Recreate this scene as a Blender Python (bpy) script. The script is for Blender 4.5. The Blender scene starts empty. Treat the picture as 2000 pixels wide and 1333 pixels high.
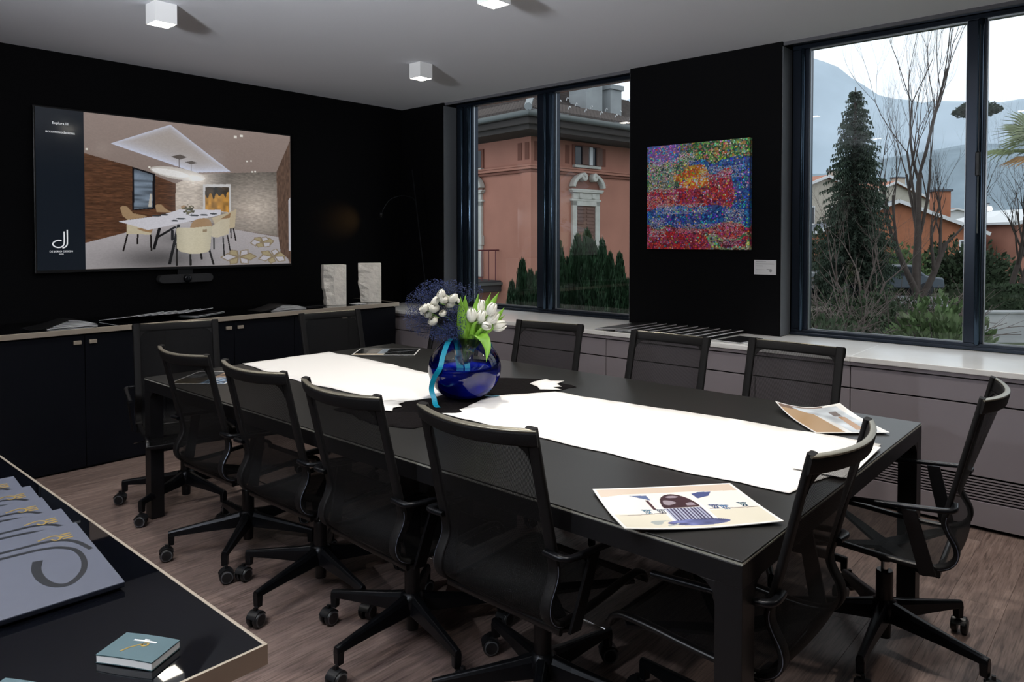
import bpy, bmesh, math, random
import numpy as np
from mathutils import Vector, Matrix, noise
PI = math.pi
rnd = random.Random(7)
sc = bpy.context.scene
col = sc.collection

# ------------------------------------------------------------------ camera, world, lights, exposure
F, CX, CY = 1421.0, 1000.0, 501.0
PITCH = math.atan(35.0 / F)
YAW = math.atan(1263.0 / F)
cam = bpy.data.cameras.new('camera')
cam.sensor_width = 36.0
cam.lens = F / 2000.0 * 36.0
cam.shift_x = 0.0
cam.shift_y = -(666.5 - CY) / 2000.0
cam.clip_start = 0.05
cam.clip_end = 3000
camo = bpy.data.objects.new('camera', cam)
camo.location = (0, 0, 1.47)
camo.rotation_euler = (PI / 2 - PITCH, 0, YAW)
col.objects.link(camo)
sc.camera = camo

sc.view_settings.view_transform = 'Standard'
sc.view_settings.look = 'None'
sc.view_settings.gamma = 1.0
sc.view_settings.exposure = 0.0
sc.view_settings.use_curve_mapping = False
try:
    sc.cycles.use_denoising = True
    sc.cycles.max_bounces = 8
    sc.cycles.transparent_max_bounces = 24
    sc.cycles.caustics_reflective = False
    sc.cycles.caustics_refractive = False
    sc.cycles.sample_clamp_indirect = 4.0
    sc.cycles.use_adaptive_sampling = True
except Exception:
    pass

world = bpy.data.worlds.new('world')
sc.world = world
world.use_nodes = True
wn, wl = world.node_tree.nodes, world.node_tree.links
for n in list(wn):
    wn.remove(n)
wo = wn.new('ShaderNodeOutputWorld')
wb = wn.new('ShaderNodeBackground')
wtc = wn.new('ShaderNodeTexCoord')
wsep = wn.new('ShaderNodeSeparateXYZ')
wramp = wn.new('ShaderNodeValToRGB')
wramp.color_ramp.elements[0].position = 0.0
wramp.color_ramp.elements[0].color = (0.80, 0.88, 0.98, 1)
wramp.color_ramp.elements[1].position = 0.45
wramp.color_ramp.elements[1].color = (0.93, 0.97, 1.0, 1)
wl.new(wtc.outputs['Generated'], wsep.inputs[0])
wl.new(wsep.outputs['Z'], wramp.inputs[0])
wl.new(wramp.outputs[0], wb.inputs['Color'])
wb.inputs['Strength'].default_value = 1.4
wl.new(wb.outputs[0], wo.inputs[0])

CEIL = 2.768
LAMPS = [(-4.16, 1.75), (-4.125, 3.62), (-2.54, 2.72), (-0.95, 1.75), (-0.95, 3.62),
         (-2.54, 0.6), (0.7, 2.72), (-4.16, -0.3), (-0.95, -0.4)]
LAMP_COL = (1.0, 0.93, 0.84)
LAMP_W = {0: 50, 1: 50, 2: 95, 3: 120, 4: 80}
for i, (lx, ly) in enumerate(LAMPS):
    l = bpy.data.lights.new('downlight', 'SPOT')
    l.energy = LAMP_W.get(i, 50)
    l.color = LAMP_COL
    l.spot_size = math.radians(120)
    l.spot_blend = 0.7
    l.shadow_soft_size = 0.05
    o = bpy.data.objects.new('downlight', l)
    o.location = (lx, ly, CEIL - 0.118)
    col.objects.link(o)
# the photographer's bounced flash head standing behind the camera, seen mirrored in the window frames
l = bpy.data.lights.new('flash', 'POINT')
l.energy = 72
l.color = (0.90, 0.95, 1.0)
l.shadow_soft_size = 0.03
o = bpy.data.objects.new('flash', l)
o.location = (-1.62, -1.0, 1.85)
col.objects.link(o)

l = bpy.data.lights.new('flash_bounce', 'SPOT')
l.energy = 900
l.color = (0.93, 0.96, 1.0)
l.spot_size = math.radians(112)
l.spot_blend = 1.0
l.shadow_soft_size = 0.16
o = bpy.data.objects.new('flash_bounce', l)
o.location = (-1.62, -0.9, 1.9)
o.rotation_euler = Vector((-0.45, 0.95, 1.05)).to_track_quat('-Z', 'Y').to_euler()
col.objects.link(o)

# ------------------------------------------------------------------ materials
MATS = {}
def lin(c):
    return tuple((x / 12.92 if x <= 0.04045 else ((x + 0.055) / 1.055) ** 2.4) for x in c)
def s8(r, g, b):
    return lin((r / 255, g / 255, b / 255))
def sinput(b, names, v):
    for n in names:
        if n in b.inputs:
            b.inputs[n].default_value = v
            return
def mat(name, color, rough=0.5, metal=0.0, spec=0.5, emit=None, estr=0.0, coat=0.0, noise_amt=0.0, nscale=8.0,
        bump=0.0, bscale=40.0, stretch=None, trans=0.0, ior=1.45, sheen=0.0):
    m = bpy.data.materials.new(name)
    m.use_nodes = True
    nt = m.node_tree
    b = nt.nodes.get('Principled BSDF')
    b.inputs['Base Color'].default_value = (*color, 1)
    b.inputs['Roughness'].default_value = rough
    b.inputs['Metallic'].default_value = metal
    sinput(b, ['Specular IOR Level', 'Specular'], spec)
    sinput(b, ['Coat Weight', 'Clearcoat'], coat)
    sinput(b, ['Transmission Weight', 'Transmission'], trans)
    sinput(b, ['Sheen Weight'], sheen)
    b.inputs['IOR'].default_value = ior
    if emit:
        b.inputs['Emission Color'].default_value = (*emit, 1)
        b.inputs['Emission Strength'].default_value = estr
    if noise_amt > 0 or bump > 0:
        tc = nt.nodes.new('ShaderNodeTexCoord')
        mp = nt.nodes.new('ShaderNodeMapping')
        nt.links.new(tc.outputs['Object'], mp.inputs[0])
        if stretch:
            mp.inputs['Scale'].default_value = stretch
        if noise_amt > 0:
            n = nt.nodes.new('ShaderNodeTexNoise')
            n.inputs['Scale'].default_value = nscale
            n.inputs['Detail'].default_value = 6
            nt.links.new(mp.outputs[0], n.inputs['Vector'])
            mr = nt.nodes.new('ShaderNodeMapRange')
            mr.inputs[1].default_value = 0.3
            mr.inputs[2].default_value = 0.7
            mr.inputs[3].default_value = 1 - noise_amt
            mr.inputs[4].default_value = 1 + noise_amt
            nt.links.new(n.outputs[0], mr.inputs[0])
            mx = nt.nodes.new('ShaderNodeVectorMath')
            mx.operation = 'SCALE'
            mx.inputs[0].default_value = color
            nt.links.new(mr.outputs[0], mx.inputs['Scale'])
            nt.links.new(mx.outputs[0], b.inputs['Base Color'])
        if bump > 0:
            n2 = nt.nodes.new('ShaderNodeTexNoise')
            n2.inputs['Scale'].default_value = bscale
            n2.inputs['Detail'].default_value = 5
            nt.links.new(mp.outputs[0], n2.inputs['Vector'])
            bp = nt.nodes.new('ShaderNodeBump')
            bp.inputs['Strength'].default_value = bump
            bp.inputs['Distance'].default_value = 0.01
            nt.links.new(n2.outputs[0], bp.inputs['Height'])
            nt.links.new(bp.outputs[0], b.inputs['Normal'])
    MATS[name] = m
    return m

mat('wall_black', s8(9, 9, 11), 0.6, spec=0.08, noise_amt=0.08, nscale=3)
mat('wall_reveal', s8(92, 95, 99), 0.45)
mat('ceiling_paint', (0.66, 0.675, 0.725), 0.9, bump=0.05, bscale=60)
mat('frame_dark', s8(30, 38, 50), 0.28, metal=0.55, spec=0.5)
mat('frame_rib', s8(62, 78, 94), 0.13, metal=0.85)
mat('trim_grey', s8(92, 92, 97), 0.8)
mat('frame_bead', s8(150, 155, 160), 0.3, metal=0.8)
mat('sill', s8(240, 241, 241), 0.18, spec=0.5, noise_amt=0.04, nscale=5)
mat('cabinet_mauve', s8(134, 128, 134), 0.5, spec=0.4, noise_amt=0.03, nscale=2)
mat('joint_dark', s8(9, 9, 10), 0.9, spec=0.05)
mat('cabinet_navy', s8(10, 12, 18), 0.5, spec=0.15, noise_amt=0.06, nscale=3)
mat('black_glass', s8(6, 7, 11), 0.02, spec=0.42)
mat('champagne', s8(196, 184, 168), 0.32, metal=0.55)
mat('table_black', s8(38, 38, 37), 0.33, spec=0.5, noise_amt=0.04, nscale=4)
mat('table_frame', s8(15, 15, 17), 0.45, spec=0.4)
mat('table_edge', s8(190, 190, 180), 0.3, metal=0.3)
mat('chair_black', s8(11, 11, 13), 0.35, spec=0.4)
mat('chair_sleeve', s8(11, 10, 11), 0.6, spec=0.25, bump=0.2, bscale=600)
mat('chair_metal', s8(22, 24, 28), 0.32, metal=0.6)
mat('piping', s8(110, 118, 135), 0.3, metal=0.5)
mat('cap_highlight', s8(140, 136, 122), 0.3, metal=0.7)  # beige tone paints in overhead light on the chairs' dark top rails
mat('chrome', s8(200, 200, 200), 0.15, metal=1.0)
mat('caster', s8(18, 20, 23), 0.4)
mat('caster_ring', s8(95, 98, 102), 0.35, metal=0.3)
mat('cloth_white', (0.90, 0.89, 0.87), 0.9, bump=0.15, bscale=300, sheen=0.2)
mat('cloth_black', s8(15, 12, 13), 0.9, spec=0.1, bump=0.5, bscale=90)
mat('paper_white', (0.85, 0.84, 0.82), 0.35, spec=0.5)
mat('page_white', (0.88, 0.89, 0.91), 0.7)
mat('book_black', s8(16, 16, 18), 0.4)
mat('book_slate', s8(66, 70, 82), 0.5, spec=0.5, noise_amt=0.03, nscale=30)
mat('book_edge', s8(44, 50, 66), 0.5)
mat('book_teal', s8(70, 92, 98), 0.45, noise_amt=0.04, nscale=10)
mat('mark_dark', s8(22, 25, 30), 0.3)
mat('gold', s8(210, 178, 100), 0.3, metal=0.8)
mat('stone_white', s8(242, 238, 230), 0.7, noise_amt=0.10, nscale=18, bump=0.6, bscale=50)
mat('lamp_white', s8(225, 225, 225), 0.5)
mat('lamp_glow', (1, 1, 1), 0.5, emit=(1.0, 0.93, 0.80), estr=26.0)
mat('warm_glow', (1, 1, 1), 0.5, emit=(1.0, 0.85, 0.6), estr=12.0)
mat('tv_body', s8(10, 10, 12), 0.35)
mat('text_white', (0.8, 0.8, 0.8), 0.5, emit=(0.8, 0.82, 0.86), estr=0.6)
mat('speaker_cloth', s8(48, 48, 50), 0.8, bump=0.2, bscale=500)
mat('lens', s8(20, 22, 26), 0.08)
mat('card_white', (0.78, 0.78, 0.80), 0.5)
mat('card_grey', s8(160, 160, 165), 0.6)
mat('tulip', (0.95, 0.95, 0.88), 0.5, noise_amt=0.03, nscale=20)
mat('rose', (0.95, 0.94, 0.86), 0.6, noise_amt=0.04, nscale=30)
mat('leaf', s8(122, 172, 58), 0.4, noise_amt=0.25, nscale=12, stretch=(1, 1, 0.2))
mat('stem', s8(110, 150, 60), 0.5)
mat('gyp_blue', s8(34, 50, 96), 0.6, noise_amt=0.9, nscale=220)
mat('gyp_stem', s8(30, 38, 52), 0.7)
mat('ribbon', s8(20, 140, 170), 0.3, spec=0.7)
mat('cobalt', (0.005, 0.018, 0.52), 0.03, spec=0.9, trans=0.5, ior=1.35)
# exterior
mat('pink_render', s8(168, 118, 102), 0.9, noise_amt=0.10, nscale=1.2, bump=0.1, bscale=20)
mat('pink_dark', s8(122, 80, 68), 0.9, noise_amt=0.08, nscale=2)
mat('limestone', s8(190, 190, 184), 0.85, noise_amt=0.10, nscale=6)
mat('roof_brown', s8(74, 66, 63), 0.85, noise_amt=0.4, nscale=6)
mat('gutter', s8(86, 92, 92), 0.5)
mat('soffit', s8(60, 56, 54), 0.9)
mat('shutter', s8(110, 84, 76), 0.7, noise_amt=0.12, nscale=5)
mat('dark_pane', s8(40, 44, 50), 0.1)
mat('chimney_grey', s8(150, 155, 158), 0.8, noise_amt=0.12, nscale=3)
mat('iron_red', s8(96, 50, 56), 0.6)
mat('thuja', s8(38, 68, 42), 0.8, noise_amt=0.35, nscale=6)
mat('conifer', s8(58, 72, 60), 0.85, noise_amt=0.3, nscale=2)
mat('bark', s8(72, 64, 60), 0.9, noise_amt=0.2, nscale=4)
mat('twig', s8(96, 86, 82), 0.9, noise_amt=0.2, nscale=4)
mat('brick_orange', s8(172, 112, 84), 0.9, noise_amt=0.10, nscale=2)
mat('roof_slate', s8(84, 90, 100), 0.7, noise_amt=0.1, nscale=2)
mat('roof_red', s8(170, 116, 96), 0.85, noise_amt=0.15, nscale=2)
mat('wall_cream', s8(186, 180, 168), 0.9, noise_amt=0.06, nscale=1)
mat('white_trim', s8(220, 222, 225), 0.6)
mat('mountain', s8(176, 190, 202), 1.0, spec=0.0, noise_amt=0.10, nscale=0.02)  # pale blue-grey: aerial haze is put into the diffuse colour
mat('hill', s8(138, 152, 162), 1.0, spec=0.0, noise_amt=0.25, nscale=0.05)  # bluish tone paints distance haze into the slope colour
mat('lawn', s8(70, 80, 58), 1.0, noise_amt=0.3, nscale=0.6)
mat('road', s8(120, 124, 128), 0.9, noise_amt=0.1, nscale=0.5)
mat('bush_green', s8(84, 104, 66), 0.85, noise_amt=0.35, nscale=4)
mat('bush_dark', s8(52, 66, 46), 0.9, noise_amt=0.35, nscale=3)
mat('palm', s8(110, 122, 84), 0.7, noise_amt=0.25, nscale=3)
mat('palm_dry', s8(160, 128, 92), 0.8, noise_amt=0.2, nscale=3)
mat('concrete', s8(168, 170, 172), 0.85, noise_amt=0.1, nscale=2)
mat('facade_dark', s8(60, 60, 62), 0.8)

def glass_mat(name, tint=(0.93, 0.96, 0.97), refl=1.0, ior=1.5, rough=0.0):
    m = bpy.data.materials.new(name)
    m.use_nodes = True
    nt = m.node_tree
    for n in list(nt.nodes):
        nt.nodes.remove(n)
    out = nt.nodes.new('ShaderNodeOutputMaterial')
    mix = nt.nodes.new('ShaderNodeMixShader')
    tr = nt.nodes.new('ShaderNodeBsdfTransparent')
    gl = nt.nodes.new('ShaderNodeBsdfGlossy')
    fr = nt.nodes.new('ShaderNodeFresnel')
    fr.inputs['IOR'].default_value = ior
    tr.inputs[0].default_value = (*tint, 1)
    gl.inputs['Roughness'].default_value = rough
    gl.inputs['Color'].default_value = (refl, refl, refl, 1)
    nt.links.new(fr.outputs[0], mix.inputs[0])
    nt.links.new(tr.outputs[0], mix.inputs[1])
    nt.links.new(gl.outputs[0], mix.inputs[2])
    nt.links.new(mix.outputs[0], out.inputs[0])
    MATS[name] = m
glass_mat('window_glass', (0.90, 0.93, 0.94), 1.0, 1.45)
glass_mat('vase_glass', (0.965, 0.975, 0.985), 1.0, 1.5)

def mesh_fabric():
    m = bpy.data.materials.new('mesh_fabric')
    m.use_nodes = True
    nt = m.node_tree
    b = nt.nodes['Principled BSDF']
    out = nt.nodes['Material Output']
    b.inputs['Base Color'].default_value = (*s8(15, 15, 16), 1)
    b.inputs['Roughness'].default_value = 0.7
    sinput(b, ['Specular IOR Level'], 0.15)
    tr = nt.nodes.new('ShaderNodeBsdfTransparent')
    mix = nt.nodes.new('ShaderNodeMixShader')
    tc = nt.nodes.new('ShaderNodeTexCoord')
    sep = nt.nodes.new('ShaderNodeSeparateXYZ')
    nt.links.new(tc.outputs['UV'], sep.inputs[0])
    def saw(sock, per, lo, hi):
        mu = nt.nodes.new('ShaderNodeMath'); mu.operation = 'MULTIPLY'; mu.inputs[1].default_value = 2 * PI / per
        nt.links.new(sock, mu.inputs[0])
        si = nt.nodes.new('ShaderNodeMath'); si.operation = 'SINE'
        nt.links.new(mu.outputs[0], si.inputs[0])
        mr = nt.nodes.new('ShaderNodeMapRange'); mr.inputs[1].default_value = -0.4; mr.inputs[2].default_value = 0.6
        mr.inputs[3].default_value = lo; mr.inputs[4].default_value = hi
        nt.links.new(si.outputs[0], mr.inputs[0])
        return mr.outputs[0]
    a = saw(sep.outputs[0], 0.0036, 0.04, 0.66)
    c = saw(sep.outputs[1], 0.0020, 0.55, 1.0)
    pr = nt.nodes.new('ShaderNodeMath'); pr.operation = 'MULTIPLY'
    nt.links.new(a, pr.inputs[0]); nt.links.new(c, pr.inputs[1])
    nt.links.new(pr.outputs[0], mix.inputs[0])
    nt.links.new(b.outputs[0], mix.inputs[1])
    nt.links.new(tr.outputs[0], mix.inputs[2])
    nt.links.new(mix.outputs[0], out.inputs[0])
    MATS['mesh_fabric'] = m
mesh_fabric()

def wood_mat():
    m = bpy.data.materials.new('floor_wood')
    m.use_nodes = True
    nt = m.node_tree
    b = nt.nodes['Principled BSDF']
    b.inputs['Roughness'].default_value = 0.5
    tc = nt.nodes.new('ShaderNodeTexCoord')
    oi = nt.nodes.new('ShaderNodeObjectInfo')
    vm = nt.nodes.new('ShaderNodeVectorMath'); vm.operation = 'SCALE'; vm.inputs[0].default_value = (13, 7, 3)
    nt.links.new(oi.outputs['Random'], vm.inputs['Scale'])
    ad = nt.nodes.new('ShaderNodeVectorMath'); ad.operation = 'ADD'
    nt.links.new(tc.outputs['Object'], ad.inputs[0]); nt.links.new(vm.outputs[0], ad.inputs[1])
    mp = nt.nodes.new('ShaderNodeMapping'); mp.inputs['Scale'].default_value = (1.0, 0.09, 1.0)
    nt.links.new(ad.outputs[0], mp.inputs[0])
    n = nt.nodes.new('ShaderNodeTexNoise'); n.inputs['Scale'].default_value = 55; n.inputs['Detail'].default_value = 8
    n.inputs['Distortion'].default_value = 1.2
    nt.links.new(mp.outputs[0], n.inputs['Vector'])
    mp2 = nt.nodes.new('ShaderNodeMapping'); mp2.inputs['Scale'].default_value = (1.0, 0.22, 1.0)
    nt.links.new(ad.outputs[0], mp2.inputs[0])
    w = nt.nodes.new('ShaderNodeTexNoise'); w.inputs['Scale'].default_value = 11; w.inputs['Detail'].default_value = 3
    w.inputs['Distortion'].default_value = 2.0
    nt.links.new(mp2.outputs[0], w.inputs['Vector'])
    r = nt.nodes.new('ShaderNodeValToRGB')
    r.color_ramp.elements[0].position = 0.30; r.color_ramp.elements[0].color = (*s8(74, 60, 56), 1)
    r.color_ramp.elements[1].position = 0.66; r.color_ramp.elements[1].color = (*s8(140, 122, 115), 1)
    mid = r.color_ramp.elements.new(0.46); mid.color = (*s8(116, 99, 93), 1)
    mixv = nt.nodes.new('ShaderNodeMath'); mixv.operation = 'MULTIPLY_ADD'; mixv.inputs[1].default_value = 0.62
    nt.links.new(n.outputs[0], mixv.inputs[0])
    sc2 = nt.nodes.new('ShaderNodeMath'); sc2.operation = 'MULTIPLY'; sc2.inputs[1].default_value = 0.38
    nt.links.new(w.outputs[0], sc2.inputs[0]); nt.links.new(sc2.outputs[0], mixv.inputs[2])
    nt.links.new(mixv.outputs[0], r.inputs[0])
    mp3 = nt.nodes.new('ShaderNodeMapping'); mp3.inputs['Scale'].default_value = (1.0, 0.035, 1.0)
    nt.links.new(ad.outputs[0], mp3.inputs[0])
    n3 = nt.nodes.new('ShaderNodeTexNoise'); n3.inputs['Scale'].default_value = 210; n3.inputs['Detail'].default_value = 3
    nt.links.new(mp3.outputs[0], n3.inputs['Vector'])
    r3 = nt.nodes.new('ShaderNodeMapRange'); r3.inputs[1].default_value = .52; r3.inputs[2].default_value = .66; r3.inputs[3].default_value = 1.06; r3.inputs[4].default_value = .62
    nt.links.new(n3.outputs[0], r3.inputs[0])
    vs3 = nt.nodes.new('ShaderNodeVectorMath'); vs3.operation = 'SCALE'
    nt.links.new(r.outputs[0], vs3.inputs[0]); nt.links.new(r3.outputs[0], vs3.inputs['Scale'])
    hv = nt.nodes.new('ShaderNodeHueSaturation')
    mr = nt.nodes.new('ShaderNodeMapRange'); mr.inputs[3].default_value = 0.88; mr.inputs[4].default_value = 1.10
    nt.links.new(oi.outputs['Random'], mr.inputs[0]); nt.links.new(mr.outputs[0], hv.inputs['Value'])
    nt.links.new(vs3.outputs[0], hv.inputs['Color'])
    nt.links.new(hv.outputs[0], b.inputs['Base Color'])
    bp = nt.nodes.new('ShaderNodeBump'); bp.inputs['Strength'].default_value = 0.15; bp.inputs['Distance'].default_value = 0.004
    nt.links.new(n.outputs[0], bp.inputs['Height']); nt.links.new(bp.outputs[0], b.inputs['Normal'])
    MATS['floor_wood'] = m
wood_mat()

def attr_mat(name, emission=0.0, rough=0.35, base=1.0, spec=0.5):
    """material whose flat print comes from the mesh colour attribute 'print'"""
    m = bpy.data.materials.new(name)
    m.use_nodes = True
    nt = m.node_tree
    b = nt.nodes['Principled BSDF']
    a = nt.nodes.new('ShaderNodeVertexColor'); a.layer_name = 'print'
    b.inputs['Roughness'].default_value = rough
    sinput(b, ['Specular IOR Level'], spec)
    if emission > 0:
        b.inputs['Base Color'].default_value = (0.01, 0.01, 0.01, 1)
        nt.links.new(a.outputs[0], b.inputs['Emission Color'])
        b.inputs['Emission Strength'].default_value = emission
        try:
            m.cycles.emission_sampling = 'NONE'
        except Exception:
            pass
    else:
        nt.links.new(a.outputs[0], b.inputs['Base Color'])
    MATS[name] = m
attr_mat('screen_picture', 0.64, 0.10)
attr_mat('canvas_picture', 0, 0.35)
attr_mat('print_picture', 0, 0.22, spec=0.6)

# ------------------------------------------------------------------ mesh helpers
class MB:
    def __init__(s):
        s.v, s.f, s.uv = [], [], {}
    def add(s, vs, fs):
        k = len(s.v)
        s.v += [tuple(p) for p in vs]
        s.f += [tuple(i + k for i in f) for f in fs]
        return s
    def box(s, x0, x1, y0, y1, z0, z1, M=None):
        vs = [(x, y, z) for x in (x0, x1) for y in (y0, y1) for z in (z0, z1)]
        if M is not None:
            vs = [M @ Vector(p) for p in vs]
        return s.add(vs, [(0, 1, 3, 2), (4, 6, 7, 5), (0, 4, 5, 1), (2, 3, 7, 6), (0, 2, 6, 4), (1, 5, 7, 3)])
    def tube(s, pts, r, seg=8, caps=True):
        pts = [Vector(p) for p in pts]
        rs = r if isinstance(r, (list, tuple)) else [r] * len(pts)
        n = len(pts)
        rings = []
        ref = None
        for i, p in enumerate(pts):
            t = (pts[min(i + 1, n - 1)] - pts[max(i - 1, 0)])
            t = t.normalized() if t.length > 1e-9 else Vector((0, 0, 1))
            if ref is None:
                ref = t.orthogonal().normalized()
            ref = (ref - t * ref.dot(t))
            ref = ref.normalized() if ref.length > 1e-6 else t.orthogonal().normalized()
            b = t.cross(ref)
            rings.append([p + (ref * math.cos(2 * PI * k / seg) + b * math.sin(2 * PI * k / seg)) * rs[i] for k in range(seg)])
        vs = [q for rg in rings for q in rg]
        fs = []
        for i in range(n - 1):
            for k in range(seg):
                a, b2 = i * seg + k, i * seg + (k + 1) % seg
                fs.append((a, b2, b2 + seg, a + seg))
        if caps:
            fs.append(tuple(range(seg))[::-1])
            fs.append(tuple((n - 1) * seg + k for k in range(seg)))
        return s.add(vs, fs)
    def sweep(s, pts, prof, ref, caps=True, scale=None):
        """prof: list of (a,b): a along ref (made orthogonal to the path), b along tangent x ref"""
        pts = [Vector(p) for p in pts]
        ref = Vector(ref)
        n, m = len(pts), len(prof)
        vs = []
        for i, p in enumerate(pts):
            t = (pts[min(i + 1, n - 1)] - pts[max(i - 1, 0)]).normalized()
            a = (ref - t * ref.dot(t)).normalized()
            b = t.cross(a)
            k = scale[i] if scale else 1.0
            vs += [p + a * (u * k) + b * (w * k) for u, w in prof]
        fs = []
        for i in range(n - 1):
            for k in range(m):
                x, y = i * m + k, i * m + (k + 1) % m
                fs.append((x, y, y + m, x + m))
        if caps:
            fs.append(tuple(range(m))[::-1])
            fs.append(tuple((n - 1) * m + k for k in range(m)))
        return s.add(vs, fs)
    def lathe(s, prof, c=(0, 0, 0), seg=32, axis='z'):
        vs, fs = [], []
        n = len(prof)
        for r, z in prof:
            for k in range(seg):
                a = 2 * PI * k / seg
                x, y, w = r * math.cos(a), r * math.sin(a), z
                if axis == 'x':
                    x, y, w = w, x, y
                elif axis == 'y':
                    x, y, w = x, w, y
                vs.append((x + c[0], y + c[1], w + c[2]))
        for i in range(n - 1):
            for k in range(seg):
                a, b = i * seg + k, i * seg + (k + 1) % seg
                fs.append((a, b, b + seg, a + seg))
        if prof[0][0] > 1e-6:
            pass
        return s.add(vs, fs)
    def cyl(s, p0, p1, r0, r1=None, seg=16):
        return s.tube([p0, p1], [r0, r0 if r1 is None else r1], seg)
    def prism(s, poly, z0, z1, M=None):
        n = len(poly)
        vs = [(x, y, z0) for x, y in poly] + [(x, y, z1) for x, y in poly]
        if M is not None:
            vs = [M @ Vector(p) for p in vs]
        fs = [tuple(range(n))[::-1], tuple(range(n, 2 * n))]
        for k in range(n):
            a, b = k, (k + 1) % n
            fs.append((a, b, b + n, a + n))
        return s.add(vs, fs)
    def grid(s, fn, nu, nv, thick=None):
        vs = [fn(i / nu, j / nv) for j in range(nv + 1) for i in range(nu + 1)]
        fs = [(j * (nu + 1) + i, j * (nu + 1) + i + 1, (j + 1) * (nu + 1) + i + 1, (j + 1) * (nu + 1) + i)
              for j in range(nv) for i in range(nu)]
        return s.add(vs, fs)
    def build(s, name, m, parent=None, smooth=False, bevel=0.0, seg=2, solid=0.0, sub=0, fix=True, angle=None):
        me = bpy.data.meshes.new(name)
        me.from_pydata([tuple(p) for p in s.v], [], s.f)
        me.validate()
        if fix:
            bm = bmesh.new(); bm.from_mesh(me)
            bmesh.ops.recalc_face_normals(bm, faces=bm.faces)
            bm.to_mesh(me); bm.free()
        if smooth:
            me.polygons.foreach_set('use_smooth', [True] * len(me.polygons))
            if angle:
                try:
                    me.set_sharp_from_angle(angle=math.radians(angle))
                except Exception:
                    pass
        me.materials.append(MATS[m] if isinstance(m, str) else m)
        o = bpy.data.objects.new(name, me)
        col.objects.link(o)
        if parent is not None:
            o.parent = parent
        if solid:
            md = o.modifiers.new('solid', 'SOLIDIFY'); md.thickness = solid; md.offset = 0
        if bevel:
            md = o.modifiers.new('bevel', 'BEVEL'); md.width = bevel; md.segments = seg
            md.limit_method = 'ANGLE'; md.angle_limit = math.radians(40)
        if sub:
            md = o.modifiers.new('sub', 'SUBSURF'); md.levels = sub; md.render_levels = sub
        return o

def tag(o, label=None, cat=None, group=None, kind=None):
    if label: o['label'] = label
    if cat: o['category'] = cat
    if group: o['group'] = group
    if kind: o['kind'] = kind
    return o
def thing(name, label, cat, loc=(0, 0, 0), rz=0.0, group=None, kind=None):
    o = bpy.data.objects.new(name, None)
    o.empty_display_size = 0.1
    col.objects.link(o)
    o.location = loc
    o.rotation_euler = (0, 0, rz)
    return tag(o, label, cat, group, kind)
def kids():
    d = {}
    for o in bpy.data.objects:
        if o.parent:
            d.setdefault(o.parent, []).append(o)
    return d
def copy_tree(o, K, parent=None):
    c = o.copy()
    col.objects.link(c)
    if parent is not None:
        c.parent = parent
    for ch in K.get(o, []):
        copy_tree(ch, K, c)
    return c
def box_obj(name, m, b, parent=None, bevel=0.0, M=None):
    return MB().box(*b, M=M).build(name, m, parent, bevel=bevel)
def text_mesh(name, body, size, m, parent, loc, rot, spacing=1.0, align='CENTER', depth=0.0004):
    cu = bpy.data.curves.new(name, 'FONT')
    cu.body = body; cu.size = size; cu.align_x = align; cu.align_y = 'CENTER'; cu.extrude = depth; cu.space_character = spacing
    t = bpy.data.objects.new(name, cu)
    col.objects.link(t)
    dg = bpy.context.evaluated_depsgraph_get()
    me = bpy.data.meshes.new_from_object(t.evaluated_get(dg))
    bpy.data.objects.remove(t)
    me.materials.clear(); me.materials.append(MATS[m])
    o = bpy.data.objects.new(name, me)
    col.objects.link(o)
    o.parent = parent
    o.location = loc; o.rotation_euler = rot
    return o
def smooth_path(pts, n=6):
    """Catmull-Rom through the points"""
    P = [Vector(p) for p in pts]
    P = [P[0] * 2 - P[1]] + P + [P[-1] * 2 - P[-2]]
    out = []
    for i in range(1, len(P) - 2):
        for k in range(n):
            t = k / n
            a, b, c, d = P[i - 1], P[i], P[i + 1], P[i + 2]
            out.append(0.5 * ((2 * b) + (c - a) * t + (2 * a - 5 * b + 4 * c - d) * t * t + (-a + 3 * b - 3 * c + d) * t ** 3))
    out.append(P[-2])
    return out
def rprof(w, h, r=None, n=3):
    """rounded rectangle profile, w along ref, h along the other axis"""
    r = min(w, h) * 0.45 if r is None else r
    out = []
    for cx, cy, a0 in ((w / 2 - r, h / 2 - r, 0), (-w / 2 + r, h / 2 - r, 90), (-w / 2 + r, -h / 2 + r, 180), (w / 2 - r, -h / 2 + r, 270)):
        for k in range(n + 1):
            a = math.radians(a0 + 90 * k / n)
            out.append((cx + r * math.cos(a), cy + r * math.sin(a)))
    return out

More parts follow.
